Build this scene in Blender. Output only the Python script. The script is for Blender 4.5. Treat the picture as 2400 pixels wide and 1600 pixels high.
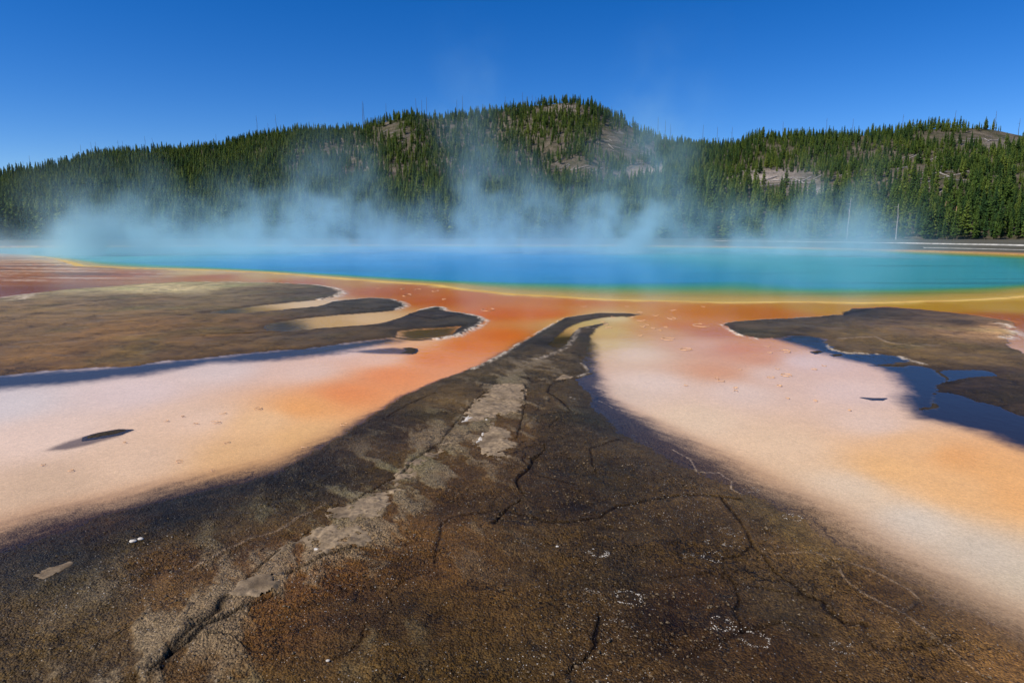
import bpy, bmesh, math, random
import numpy as np
from mathutils import Vector

# ------------------------------------------------------------------ scene, camera, sky, sun, exposure
for o in list(bpy.data.objects):
    bpy.data.objects.remove(o, do_unlink=True)
S = bpy.context.scene
COL = S.collection
CAM_H = 2.4
PITCH = math.radians(9.26)
F = 1532.7                       # focal length in units of a 2352 px wide frame
cam_d = bpy.data.cameras.new('camera')
cam_d.sensor_width = 36.0
cam_d.lens = 36.0 * F / 2352.0
cam_d.clip_start = 0.05
cam_d.clip_end = 9000
cam = bpy.data.objects.new('camera', cam_d)
cam.location = (0, 0, CAM_H)
cam.rotation_euler = (math.pi / 2 - PITCH, 0, 0)
COL.objects.link(cam)
S.camera = cam

SUN_ELEV = math.radians(46)
SUN_AZ = math.radians(-118)       # clockwise from the view direction (+y): from the left, a little behind
world = bpy.data.worlds.new('World')
S.world = world
world.use_nodes = True
wn = world.node_tree
wn.nodes.clear()
sky = wn.nodes.new('ShaderNodeTexSky')
sky.sky_type = 'NISHITA'
sky.sun_disc = False
sky.sun_elevation = SUN_ELEV
sky.sun_rotation = SUN_AZ
sky.altitude = 2200
sky.air_density = 1.0
sky.dust_density = 0.0
sky.ozone_density = 5.0
hs = wn.nodes.new('ShaderNodeHueSaturation')
hs.inputs['Saturation'].default_value = 1.335
hs.inputs['Hue'].default_value = 0.512
bg = wn.nodes.new('ShaderNodeBackground')
bg.inputs['Strength'].default_value = 0.126
wo = wn.nodes.new('ShaderNodeOutputWorld')
wn.links.new(sky.outputs[0], hs.inputs['Color'])
wn.links.new(hs.outputs[0], bg.inputs[0])
wn.links.new(bg.outputs[0], wo.inputs[0])

sun_d = bpy.data.lights.new('sun', 'SUN')
sun_d.energy = 5.0
sun_d.angle = math.radians(0.53)
sun_d.color = (1.0, 0.955, 0.87)
sun = bpy.data.objects.new('sun', sun_d)
sdir = Vector((math.sin(SUN_AZ) * math.cos(SUN_ELEV), math.cos(SUN_AZ) * math.cos(SUN_ELEV), math.sin(SUN_ELEV)))
sun.rotation_euler = (-sdir).to_track_quat('-Z', 'Y').to_euler()
COL.objects.link(sun)

S.view_settings.view_transform = 'Standard'
S.view_settings.look = 'None'
S.view_settings.exposure = 0.0
S.view_settings.gamma = 1.0
S.view_settings.use_curve_mapping = False
S.render.engine = 'CYCLES'
S.cycles.use_denoising = True
S.cycles.max_bounces = 6
S.cycles.diffuse_bounces = 2
S.cycles.glossy_bounces = 2
S.cycles.transmission_bounces = 2
S.cycles.transparent_max_bounces = 12
S.cycles.volume_bounces = 1
S.cycles.volume_step_rate = 4.0
S.cycles.volume_max_steps = 128
S.cycles.sample_clamp_indirect = 6.0

RNG = random.Random(7)
NPR = np.random.RandomState(11)

# ------------------------------------------------------------------ helpers: numbers
def lin(c):
    out = []
    for v in c:
        v = v / 255.0
        out.append(v / 12.92 if v <= 0.04045 else ((v + 0.055) / 1.055) ** 2.4)
    return np.array(out, dtype=np.float32)

CP, SP = math.cos(PITCH), math.sin(PITCH)
def ray(px, py):
    """direction through a point of the photograph (2352 px wide)"""
    a = (px - 1176.0) / F
    d = (py - 784.0) / F
    return a, CP - d * SP, -SP - d * CP
def gp(px, py, z=0.0):
    """ground point seen at that spot of the photograph"""
    x, y, w = ray(px, py)
    t = (z - CAM_H) / w
    return (x * t, y * t)
def gpoly(pts):
    out = []
    for p in pts:
        out.append((p[1], p[2]) if p[0] == 'w' else gp(p[0], p[1]))
    return np.array(out, dtype=np.float64)

PERM = np.random.RandomState(3).permutation(512).astype(np.int64)
PERM = np.concatenate([PERM, PERM, PERM])
GR = np.random.RandomState(5).uniform(0, 2 * math.pi, 512)
GX, GY = np.cos(GR).astype(np.float32), np.sin(GR).astype(np.float32)
def perlin(x, y):
    xi = np.floor(x).astype(np.int64); yi = np.floor(y).astype(np.int64)
    xf = (x - xi).astype(np.float32); yf = (y - yi).astype(np.float32)
    xi &= 511; yi &= 511
    x1 = (xi + 1) & 511; y1 = (yi + 1) & 511
    u = xf * xf * xf * (xf * (xf * 6 - 15) + 10)
    v = yf * yf * yf * (yf * (yf * 6 - 15) + 10)
    def g(ix, iy, fx, fy):
        h = PERM[PERM[ix] + iy]
        return GX[h] * fx + GY[h] * fy
    a = g(xi, yi, xf, yf); b = g(x1, yi, xf - 1, yf)
    c = g(xi, y1, xf, yf - 1); d = g(x1, y1, xf - 1, yf - 1)
    return (a + u * (b - a) + v * ((c + u * (d - c)) - (a + u * (b - a)))) * 1.5
def fbm(x, y, o=4, g=0.5):
    s = 0; a = 1.0; t = 0
    for i in range(o):
        s = s + a * perlin(x + 17.3 * i, y - 9.1 * i)
        t += a; a *= g; x = x * 2.03; y = y * 2.03
    return s / t
def sstep(a, b, x):
    t = np.clip((x - a) / (b - a), 0, 1)
    return t * t * (3 - 2 * t)
def mixc(c, d, m):
    return c + (d - c) * m[:, None]

def seg_dist(X, Y, P, closed):
    best = np.full(X.shape, 1e9, dtype=np.float32)
    n = len(P)
    for i in range(n if closed else n - 1):
        ax, ay = P[i]; bx, by = P[(i + 1) % n]
        dx, dy = bx - ax, by - ay
        L = dx * dx + dy * dy + 1e-12
        t = np.clip(((X - ax) * dx + (Y - ay) * dy) / L, 0, 1)
        ex = X - (ax + t * dx); ey = Y - (ay + t * dy)
        np.minimum(best, ex * ex + ey * ey, out=best)
    return np.sqrt(best)
def inside(X, Y, P):
    r = np.zeros(X.shape, dtype=bool)
    n = len(P)
    for i in range(n):
        ax, ay = P[i]; bx, by = P[(i + 1) % n]
        if ay == by: continue
        c = ((ay > Y) != (by > Y)) & (X < (bx - ax) * (Y - ay) / (by - ay) + ax)
        r ^= c
    return r
def sdf(X, Y, P, pad=3.0):
    """signed distance, positive inside; clamped to -pad away from the shape"""
    out = np.full(X.shape, -pad, dtype=np.float32)
    m = (X > P[:, 0].min() - pad) & (X < P[:, 0].max() + pad) & (Y > P[:, 1].min() - pad) & (Y < P[:, 1].max() + pad)
    if m.any():
        x, y = X[m], Y[m]
        d = seg_dist(x, y, P, True)
        out[m] = np.where(inside(x, y, P), d, -d)
    return out
def pdist(X, Y, P, pad=1.0):
    out = np.full(X.shape, pad, dtype=np.float32)
    m = (X > P[:, 0].min() - pad) & (X < P[:, 0].max() + pad) & (Y > P[:, 1].min() - pad) & (Y < P[:, 1].max() + pad)
    if m.any():
        out[m] = seg_dist(X[m], Y[m], P, False)
    return out
def idw(X, Y, pts, pw=3.2):
    th = np.arctan2(X, Y).astype(np.float32) * 1.5
    lr = np.log(np.hypot(X, Y)).astype(np.float32)
    wsum = np.zeros(X.shape, np.float32); acc = np.zeros(X.shape + (3,), np.float32)
    for px, py, c in pts:
        gx, gy = gp(px, py)
        t0 = math.atan2(gx, gy) * 1.5; l0 = math.log(math.hypot(gx, gy))
        d2 = (th - t0) ** 2 + (lr - l0) ** 2 + 4e-4
        w = d2 ** (-pw / 2)
        wsum += w; acc += w[:, None] * lin(c)[None, :]
    return acc / wsum[:, None]

# ------------------------------------------------------------------ the plan of the hot-spring flat
RIM = gpoly([(0,583),(60,586),(120,594),(175,611),(300,617),(450,620),(600,626),(700,634),(850,646),(1000,656),(1060,667),(1176,678),(1326,686),
             (1476,692),(1626,696),(1826,695),(2026,697),(2200,692),(2352,684),(2480,668),(2580,640),('w',58,56),('w',58,68),('w',54,86),('w',44,108),('w',20,126),
             ('w',-15,128),('w',-48,124),('w',-84,112),('w',-94,100),('w',-92,88),(-150,579)])
BLUE = gpoly([(150,589),(280,600),(400,607),(600,616),(800,628),(1000,639),(1176,645),(1350,647),(1526,646),(1700,641),(1850,654),(2000,655),(2200,652),(2400,642),('w',44,66),('w',42,82),('w',34,102),('w',9,108),('w',-18,117),('w',-46,112),('w',-74,104),('w',-80,94),('w',-70,86)])
MAT_L = gpoly([(0,684),(75,674),(150,664),(250,658),(325,651.5),(425,647.5),(550,647.5),(650,650),(725,654),(770,661.5),(790,671.5),(775,681),(740,688),
               (700,691.5),(650,696.5),(600,701),(550,708),(500,713),(480,718),(540,720),(600,715),(675,708),(735,703),(760,693),(800,688),(850,684),
               (900,686.5),(925,694),(935,701.5),(915,711.5),(890,715),(850,718),(800,721.5),(725,728),(675,734),(625,741.5),(607,749),(615,759),
               (660,761.5),(725,754),(800,749),(860,744),(900,735),(930,724),(965,711.5),(1000,704),(1015,705),(1025,714),(1065,719),(1100,726.5),
               (1116,735),(1100,749),(1075,761.5),(1050,771.5),(1000,779),(950,783),(900,775),(850,780),(775,790),(700,801.5),(640,804),(550,813),
               (450,824),(375,829),(350,833),(300,841.5),(200,845),(100,851.5),(0,863),(-250,885),(-700,960),(-1200,960),(-1200,720),(-400,700)])
FINGER_POOL = gpoly([(915,760),(960,755),(1010,752),(1060,749),(1048,757),(1040,768),(1000,776),(950,780),(910,773)])
MAT_C = gpoly([(1476,721.5),(1440,719),(1376,718),(1296,729),(1226,769),(1189,791),(1148,818),(1088,848),(1020,876),(953,905),(880,960),(780,1035),(650,1105),
               (520,1138),(380,1172),(250,1212),(100,1262),(0,1305),(-300,1420),(-700,1600),('w',-7,2),('w',-8,-8),('w',9,-8),('w',6.5,2.0),(2700,1680),
               (2400,1530),(2200,1425),(2050,1345),(1900,1265),(1780,1185),(1640,1120),(1500,1055),(1400,995),(1345,940),(1340,905),(1312,870),(1351,857),
               (1331,833),(1344,811),(1354,780),(1366,754),(1420,731)])
OLIVE = gpoly([(1435,726),(1385,729),(1335,739),(1305,752),(1275,775),(1258,792),(1275,800),(1300,793),(1312,768),(1330,752),(1364,746),(1440,731)])
MAT_R = gpoly([(1656,744),(1676,739),(1751,733),(1851,729),(1926,721.5),(1961,708),(2036,705),(2126,711.5),(2226,721.5),(2336,739),(2320,752),(2340,768),
               (2311,776),(2330,800),(2420,840),(2700,900),(2900,1100),(2600,1050),(2352,956),(2276,930),(2201,907),(2156,902),(2150,915),(2152,934),(2120,942),
               (2101,939),(2136,928),(2140,905),(2151,889),(2178,876),(2230,866),(2280,862),(2260,852),(2190,849),(2166,850),(2156,854),(2141,844),(2101,840),
               (2026,838),(2086,829),(2066,819),(2016,813),(1946,811),(1911,803),(1896,790),(1896,779),(1866,773),(1816,772),(1782,777),(1741,778),
               (1696,769),(1671,754)])
DARK_C = gpoly([(1366,790),(1372,850),(1392,905),(1450,945),(1540,990),(1640,1045),(1760,1108),(1880,1170),(1980,1240),(2080,1305),(2200,1378),(2352,1445),(2700,1610),
                ('w',7.0,2.2),('w',9,-8),('w',-8,-8),('w',-7,2),(-700,1500),(-300,1340),(0,1215),(100,1180),(250,1150),(380,1116),(520,1088),(650,1058),(760,1004),
                (870,942),(953,900),(1020,874),(1088,847),(1200,780),(1340,770)])
DARK_L = gpoly([(0,860),(300,838),(450,822),(640,802),(775,788),(900,774),(930,782),(860,793),(760,812),(640,826),(480,834),(330,860),(160,880),(0,893),(-300,930),(-700,1010),(-700,950)])
DARK_R = gpoly([(1782,778),(1876,806),(1930,822),(1990,834),(2051,858),(2074,894),(2072,928),(2110,958),(2180,975),(2251,992),(2352,1032),(2700,1180),(2800,1000),(2400,880),(2290,846),(2156,836),(2060,812),(1946,800),(1905,778),(1866,764),(1800,768)])
SLIVER_TAIL = gpoly([(300,986),(245,990),(190,1000),(130,1020),(105,1032),(150,1030),(215,1016),(270,1000)])
END_1 = gpoly([(470,720),(490,712),(560,706),(570,716),(540,722)])
END_2 = gpoly([(600,750),(625,739),(680,736),(690,752),(660,763),(610,762)])
ISLET_TAIL = gpoly([(950,800),(900,797),(840,802),(800,806),(850,810),(940,812)])

FRINGE = [  # pale crusts along the shores: polyline, width in metres, strength
    (gpoly([(425,648),(550,648),(650,650),(725,654),(770,661.5),(790,671.5),(775,681),(740,688)]), 0.50, 1.0),
    (gpoly([(760,691),(800,687),(850,684),(900,686.5),(925,694),(935,701.5),(915,711.5)]), 0.34, 0.9),
    (gpoly([(965,711.5),(1000,704),(1015,705),(1025,714),(1065,719),(1100,726.5),(1116,735),(1100,749),(1075,761.5),(1050,771.5),(1000,779)]), 0.30, 1.1),
    (gpoly([(1480,721),(1440,719),(1376,718),(1296,729),(1226,769),(1189,791),(1148,818),(1088,848)]), 0.16, 0.75),
    (gpoly([(1656,744),(1671,754),(1696,769),(1741,778)]), 0.14, 1.0),
    (gpoly([(1656,744),(1676,739),(1751,733),(1851,729),(1926,721.5)]), 0.12, 0.6),
    (gpoly([(1366,754),(1330,752),(1320,775),(1300,800),(1270,815),(1230,830)]), 0.16, 0.4),
    (gpoly([(1331,833),(1345,842),(1351,857),(1325,866)]), 0.07, 0.5),
    (gpoly([(2300,745),(2320,752),(2345,770),(2311,776)]), 0.45, 0.9),
    (gpoly([(1896,790),(1911,803),(1946,811),(2016,813)]), 0.10, 0.7),
    (gpoly([(2086,829),(2066,819),(2120,838)]), 0.12, 0.7),
    (gpoly([(0,684),(75,674),(40,690)]), 0.7, 0.8),
]
ORANGE_EDGE = gpoly([(1961,708),(2036,705),(2126,711.5),(2226,721.5),(2336,739)])

AXIS = gpoly([(330,1540),(480,1430),(600,1365),(720,1285),(850,1195),(950,1095),(1050,1020),(1130,950),(1180,880),(1230,830)])
CRACKS = [  # polyline in picture points, half width m, depth (negative) or ridge (positive) m, darkness
    ([(1206,885),(1209,905),(1204,942),(1202,956),(1186,1013)], .014, -.02, .8),
    ([(1253,1017),(1250,1040),(1243,1050),(1223,1061),(1216,1084),(1186,1111),(1196,1135),(1206,1148),(1190,1165),(1172,1175),(1135,1214)], .016, -.03, .9),
    ([(1253,1017),(1200,1020),(1189,1030)], .01, -.015, .7),
    ([(1170,1180),(1100,1190),(1040,1200),(1015,1214),(1010,1250),(1000,1284),(1000,1319),(985,1330),(940,1339),(890,1379),(905,1404),(880,1434),(840,1449),(835,1479),(800,1510),(760,1534)], .012, -.012, .7),
    ([(840,1264),(750,1290),(690,1318),(655,1334)], .018, -.025, .8),
    ([(520,1391),(480,1420),(440,1449),(395,1499),(350,1534),(310,1568)], .025, .022, .2),
    ([(645,1374),(600,1397),(550,1419),(475,1459),(430,1499),(380,1530),(350,1560)], .016, -.02, .9),
    ([(520,1391),(500,1425),(440,1470),(400,1510),(372,1560)], .016, -.02, .8),
    ([(1121,899),(1098,919),(1064,956),(1030,1000),(1010,1025),(950,1064),(930,1090),(880,1120),(800,1168)], .014, -.02, .8),
    ([(740,1215),(690,1245),(640,1280),(615,1300),(560,1350)], .012, -.016, .7),
    ([(750,1165),(690,1195),(640,1230),(580,1246),(530,1268),(480,1295),(440,1320)], .012, .014, -.4),
    ([(1656,1149),(1686,1184),(1716,1229),(1726,1259),(1756,1289),(1776,1319),(1816,1344),(1846,1374),(1891,1389),(1896,1409),(1941,1439),(1985,1440)], .014, -.018, .8),
    ([(1726,1262),(1700,1285),(1661,1289),(1664,1324),(1686,1354),(1696,1384),(1686,1414),(1706,1459)], .012, -.014, .7),
    ([(1176,1190),(1240,1205),(1301,1212),(1376,1199),(1416,1169),(1476,1156),(1536,1146),(1601,1141),(1700,1149)], .018, -.02, .8),
    ([(1726,1229),(1770,1228),(1796,1239),(1801,1256),(1740,1258)], .010, -.010, .6),
    ([(1746,1274),(1776,1282),(1816,1276),(1876,1276),(1926,1309),(1941,1339),(1976,1364),(2036,1399),(2071,1414),(2116,1384),(2091,1359),(2000,1310),(1876,1276)], .010, .008, -.4),
    ([(2071,1414),(2090,1405),(2116,1384)], .018, -.012, .7),
    ([(1376,1424),(1366,1474),(1371,1494),(1341,1534),(1301,1568)], .013, -.018, .9),
    ([(1706,1459),(1676,1474),(1616,1494),(1566,1524)], .03, -.012, .5),
    ([(1706,1459),(1736,1454),(1801,1439),(1876,1469)], .024, -.012, .5),
    ([(1681,1344),(1626,1324),(1576,1331),(1520,1338)], .022, -.010, .5),
    ([(1690,1350),(1751,1359),(1801,1366),(1846,1374)], .010, -.012, .6),
    ([(2071,1414),(2126,1454),(2176,1494),(2251,1559)], .010, .008, -.3),
    ([(1421,1011),(1356,1034),(1361,1074),(1371,1089),(1346,1099)], .010, -.012, .8),
    ([(1310,870),(1265,885),(1258,905),(1290,925),(1312,948),(1250,955),(1230,962)], .013, -.018, .9),
    ([(1312,948),(1275,970),(1262,985)], .008, -.012, .8),
    ([(1350,833),(1391,831),(1405,829)], .012, .014, .8),
    ([(1376,919),(1416,939),(1461,949)], .008, .006, -.7),
    ([(1541,1029),(1586,1054),(1601,1084),(1651,1084),(1681,1104),(1681,1124),(1701,1134)], .008, .006, -.7),
    ([(1240,1020),(1200,1060),(1230,1100),(1320,1120)], .008, -.01, .6),
    ([(1985,1440),(1990,1470),(2010,1500),(2150,1490),(2200,1470)], .016, -.01, .5),
    ([(620,806),(700,803),(760,795),(850,782),(900,777)], .05, .02, .8),
    ([(686,814),(698,806),(750,796)], .03, .015, .8),
    ([(930,722),(1000,735),(1060,722)], .03, -.03, .8),
    ([(640,712),(760,706),(850,712),(905,705)], .04, -.03, .7),
    ([(480,770),(600,765),(720,757),(860,748)], .05, -.03, .6),
    ([(330,690),(480,686),(620,680),(740,672)], .06, -.03, .5),
    ([(1750,735),(1900,728),(2000,712),(2080,712)], .05, -.02, .6),
    ([(1930,780),(2010,776),(2040,790),(2120,800)], .05, .02, -.5),
    ([(1000,905),(940,930),(880,965)], .02, -.015, .5),
]
CRACKS = [(gpoly(c[0]),) + tuple(c[1:]) for c in CRACKS]

BED = [  # colour of the stream bed and of the water over it, picture point -> colour
    (0,930,(214,196,184)),(100,1000,(226,194,174)),(300,900,(222,194,180)),(300,1050,(218,182,156)),(100,1110,(204,170,144)),(-300,1050,(214,186,166)),
    (500,850,(222,194,178)),(450,960,(228,190,164)),(560,1040,(218,170,128)),(700,1000,(224,172,124)),(600,965,(230,182,140)),(700,930,(232,160,100)),(800,900,(230,140,76)),
    (900,860,(232,140,74)),(1000,820,(226,132,64)),(1080,790,(220,116,32)),(1150,770,(216,106,12)),(1150,720,(208,98,10)),(800,800,(228,192,176)),(700,850,(226,186,164)),
    (950,780,(228,172,140)),(870,820,(230,180,154)),(1250,720,(212,104,12)),(1000,690,(194,90,18)),(900,670,(184,90,30)),(700,652,(176,92,40)),(500,635,(176,98,52)),
    (300,630,(172,92,48)),(100,640,(158,84,42)),(50,610,(168,96,54)),(200,600,(200,150,112)),(80,663,(130,66,44)),(1100,672,(196,104,30)),(1300,690,(202,110,26)),
    (800,648,(190,128,60)),(600,632,(196,150,92)),(450,626,(204,166,116)),
    (700,700,(222,184,150)),(560,714,(150,116,70)),(860,730,(218,178,142)),(760,742,(200,158,114)),(650,752,(110,88,58)),
    (1420,730,(216,190,150)),(1350,738,(196,168,116)),(1290,780,(80,66,34)),(1400,760,(208,172,122)),(1400,790,(212,180,140)),(1480,730,(204,124,56)),(1500,760,(208,146,96)),
    (1600,718,(206,116,20)),(1560,745,(204,118,40)),(1750,718,(190,104,26)),(1900,705,(192,136,54)),(2100,702,(186,138,62)),(2300,704,(190,146,80)),(2320,730,(170,90,40)),
    (1640,760,(194,116,66)),(1700,800,(212,136,92)),(1740,820,(214,146,104)),(1600,790,(216,160,128)),(1650,850,(216,152,112)),(1780,860,(220,182,160)),
    (1450,810,(224,190,164)),(1500,880,(224,194,174)),(1420,900,(216,186,164)),(1700,900,(224,192,172)),(1850,830,(222,188,172)),(1950,900,(224,190,172)),(1600,960,(222,190,162)),
    (1800,1020,(224,188,158)),(2000,970,(224,190,168)),(2100,1018,(230,178,134)),(2200,1045,(230,164,108)),(2300,1072,(230,168,114)),(2050,1070,(230,176,128)),
    (2200,1120,(228,174,128)),(2352,1135,(230,168,116)),(1950,1120,(218,190,164)),(2100,1200,(208,190,170)),(2250,1270,(198,180,160)),(2352,1350,(196,178,156)),(2700,1400,(196,176,152)),
]
MATC = [  # colour of the microbial mats
    (100,720,(118,96,66)),(0,760,(108,86,56)),(300,690,(104,86,64)),(400,663,(172,158,138)),(470,657,(150,138,118)),(600,668,(98,84,66)),(300,760,(116,88,50)),(500,760,(102,78,46)),
    (200,830,(108,82,50)),(700,772,(82,66,46)),(560,795,(92,72,46)),(1050,742,(62,54,44)),(980,725,(60,50,40)),(850,700,(66,58,46)),(720,672,(84,72,58)),
    (1000,920,(84,68,48)),(1150,850,(72,60,44)),(1300,812,(78,64,46)),(1240,790,(60,50,38)),(870,980,(66,52,38)),(700,1090,(50,40,32)),(400,1150,(46,38,31)),(200,1200,(62,46,33)),(100,1290,(52,42,34)),
    (200,1380,(72,60,45)),(100,1500,(74,60,42)),(400,1330,(86,64,40)),(700,1350,(90,62,34)),(900,1250,(88,64,38)),(1000,1100,(84,62,39)),(1150,1000,(84,64,42)),
    (1300,1000,(62,50,37)),(1400,1100,(60,48,30)),(1300,1150,(54,41,27)),(1500,1080,(72,58,45)),(1300,1300,(74,56,32)),(1000,1400,(82,58,33)),(800,1480,(86,62,39)),
    (1100,1500,(74,55,32)),(1400,1300,(68,54,40)),(1600,1250,(63,48,30)),(1600,1400,(60,43,26)),(1800,1400,(74,60,46)),(1750,1500,(62,45,28)),(2000,1350,(92,70,48)),
    (2100,1450,(86,66,46)),(2300,1500,(106,80,55)),(1900,1230,(112,88,62)),(1720,1130,(88,70,52)),(1420,960,(60,52,48)),
    (1800,752,(74,62,48)),(2000,722,(64,54,43)),(2000,785,(98,80,54)),(2200,810,(98,80,56)),(2310,757,(176,140,116)),(2250,890,(62,49,36)),(2200,742,(78,64,50)),(2352,900,(66,52,38)),
]

def fields(X, Y):
    """height, colour, (roughness, grain, speck, wet) of the flat at every point"""
    X = X.astype(np.float32); Y = Y.astype(np.float32)
    R = np.hypot(X, Y)
    n_lo = fbm(X * 0.35, Y * 0.35, 4)
    n_md = fbm(X * 1.7 + 5, Y * 1.7, 4)
    n_hi = fbm(X * 7 - 3, Y * 7 + 8, 3)
    edge = (0.10 * n_md + 0.05 * n_hi)
    far = np.clip(R / 14.0, 0.35, 2.2)
    # --- the bed
    col = idw(X, Y, BED) * np.array([1.0, 0.985, 0.97], np.float32)
    sat = np.clip(1 - col[:, 2] / (col[:, 0] + 1e-3), 0, 1)[:, None] ** 2
    col = col * (1 + sat * np.array([-0.02, 0.02, -0.5], np.float32))
    col *= (1 + 0.05 * n_md + 0.07 * n_lo + 0.05 * n_hi)[:, None]
    h = -0.014 + 0.003 * n_lo + 0.0012 * n_hi
    rough = np.full(X.shape, 0.55, np.float32)
    grain = np.full(X.shape, 0.14, np.float32)
    speck = np.zeros(X.shape, np.float32)
    # streaky terraces at the far left
    zl = sstep(-14, -24, X - 0.12 * (Y - 40)) * sstep(29, 36, Y)
    st = fbm(X * 0.10 + 3, (Y + 0.15 * X) * 0.75, 4)
    col = mixc(col, np.broadcast_to(lin((206,176,150)), col.shape), np.clip(zl * sstep(0.06, 0.24, st), 0, 1) * 0.8)
    col = mixc(col, np.broadcast_to(lin((96,52,34)), col.shape), np.clip(zl * sstep(0.06, 0.26, -st), 0, 1) * 0.7)
    h += zl * (0.03 * sstep(0.25, 0.45, st))
    # --- the spring
    dR = sdf(X, Y, RIM, 60); dB = sdf(X, Y, BLUE, 60)
    t = np.where(dB > 0, 1.0, np.clip(dR / (dR - dB + 1e-4), 0, 1))
    t = np.clip(t + 0.04 * n_lo * (t > 0.02), 0, 1)
    ramp = [(0.0,(206,156,70)),(0.10,(206,166,62)),(0.22,(184,152,58)),(0.42,(140,150,66)),(0.64,(84,148,92)),(0.84,(40,142,136)),(0.97,(30,144,176)),(1.0,(30,136,188))]
    pc = np.zeros_like(col)
    for k in range(3):
        pc[:, k] = np.interp(t, [a for a, _ in ramp], [lin(c)[k] for _, c in ramp])
    deep = sstep(0.0, 9.0, dB)
    pc = mixc(pc, np.broadcast_to(lin((36,138,196)), pc.shape), deep)
    side = sstep(4, 20, X) * sstep(0.5, 1.0, t)              # shallower shelf on the right
    pc = mixc(pc, np.broadcast_to(lin((64,158,160)), pc.shape), 0.85 * side)
    side2 = sstep(-14, -42, X) * sstep(0.3, 0.8, t)
    pc = mixc(pc, np.broadcast_to(lin((92,172,170)), pc.shape), 0.85 * side2)
    dark_st = fbm(X * 0.05, Y * 0.5 + 4, 3)
    pc *= (1 - 0.28 * sstep(0.1, 0.5, dark_st) * sstep(0.1, 0.6, t))[:, None]
    inp = dR + 0.12 * edge * far > 0
    col = np.where(inp[:, None], pc, col)
    lip = np.exp(-((dR - 0.25 + 0.9 * n_lo * 0.5) / (0.22 + 0.012 * R)) ** 2)
    col = mixc(col, np.broadcast_to(lin((226,188,96)), col.shape), np.clip(0.8 * lip * sstep(-0.35, 0.3, n_lo + 0.6 * n_md), 0, 1))
    inner = np.exp(-((dR - 1.6 + 0.8 * n_lo) / 0.35) ** 2) * (t < 0.5)
    col = mixc(col, np.broadcast_to(lin((202,168,84)), col.shape), 0.35 * inner)
    h = np.where(inp, -0.012 - 0.05 * sstep(0.1, 1.0, t), h)
    h += 0.014 * lip
    # --- dark submerged margins
    def dark(poly, w, amt, c, pad=4.0):
        nonlocal col, h
        d = sdf(X, Y, poly, pad)
        m = sstep(-w, w, d + 0.5 * w * (n_md + 0.8 * n_hi) * 1.1) * amt
        m = np.clip(m, 0, 1)
        col = mixc(col, np.broadcast_to(lin(c), col.shape), m)
        return m
    near = sstep(16, 5, R)
    m1 = dark(DARK_L, 0.32, 0.97, (44,40,40))
    m2 = dark(DARK_R, 0.22, 0.98, (22,20,22))
    md = idw(X, Y, MATC)
    dC = sdf(X, Y, DARK_C, 4.0)
    wC = 0.16 + 0.075 * np.clip(9.5 - R, 0, 6)
    fr_ = np.where(X > 0, 1.0, -1.0)
    al = X * 0.62 * fr_ - Y * 0.78; ac = X * 0.78 * fr_ + Y * 0.62
    sk = fbm(al * 1.1, ac * 9.0 + 3, 4, 0.6)
    mC = np.clip(sstep(-1, 1, (dC + 0.09 * n_md + 0.07 * n_hi + 0.16 * sk * near) / wC), 0, 1)
    mid = np.exp(-((dC + 0.25 * wC) / (0.9 * wC)) ** 2)
    col = mixc(col, np.broadcast_to(lin((168,116,66)), col.shape), 0.45 * mid * near)
    dk = md * np.array([0.98, 0.86, 0.60], np.float32)
    col = mixc(col, dk, mC * 0.97)
    grain = np.maximum(grain, mC * 0.75)
    m5 = dark(FINGER_POOL, 0.25, 0.95, (66,56,30), 1.0)  # olive tone stands in for trees mirrored in this pool
    m3 = dark(SLIVER_TAIL, 0.07, 0.8, (78,62,50), 1.0)
    m6 = dark(END_1, 0.5, 0.9, (62,54,46), 2.0)
    m7 = dark(END_2, 0.6, 0.9, (56,48,40), 2.0)
    m4 = dark(ISLET_TAIL, 0.12, 0.9, (60,52,54), 1.5)
    h += 0.006 * np.maximum(np.maximum(m1, m2), mC)
    # --- mats that stand above the water
    dl = sdf(X, Y, MAT_L, 4.0) + edge * 0.8 * far
    dl = np.minimum(dl, -sdf(X, Y, FINGER_POOL, 4.0) + edge * 0.6)
    dc = sdf(X, Y, MAT_C, 4.0) + edge * 0.8 + (0.30 - 0.08 * sstep(-0.5, 0.8, X)) * near
    dc = np.minimum(dc, -sdf(X, Y, OLIVE, 4.0) + edge * 0.5)
    dr = sdf(X, Y, MAT_R, 4.0) + edge * 1.1 * far + 0.12 * fbm(X * 0.9 + 8, Y * 1.4, 3) - 0.02
    dm = np.maximum(np.maximum(dl, dc), dr)
    soft = near * np.where(np.maximum(dl, dr) > dc, 0.0, 1.0) * (0.12 + 0.30 * sstep(-0.5, 0.8, X))
    mm = sstep(-0.015 - soft, 0.02 + soft, dm)
    blot = fbm(X * 0.9 + 31, Y * 0.9, 4)
    blot2 = fbm(X * 0.5 - 7, Y * 1.6 + 2, 4)
    streak = fbm(X * 0.7 + 0.25 * Y + 2, Y * 2.6 - 0.5 * X, 4)
    mc = 1.5 * np.maximum(md, 0.002) ** 1.10 * np.array([1.10, 1.02, 0.62], np.float32) * (0.78 + 0.16 * sstep(9, 16, R))[:, None] * np.clip(1.05 + (0.75 - 0.35 * sstep(9, 18, R)) * blot + 0.45 * n_md + 0.45 * n_hi + 0.15 * streak * sstep(6, 14, R) + 0.5 * sstep(8, 14, R) * fbm(X * 2.6 + 33, Y * 2.6, 5, 0.7), 0.3, 2.2)[:, None]
    ochre = sstep(0.05, 0.40, blot2) * 0.36
    mc = mixc(mc, np.broadcast_to(lin((96,82,46)), mc.shape), ochre * sstep(0.0, 0.3, md[:, 0] - 0.0) * 0.9)
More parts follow.
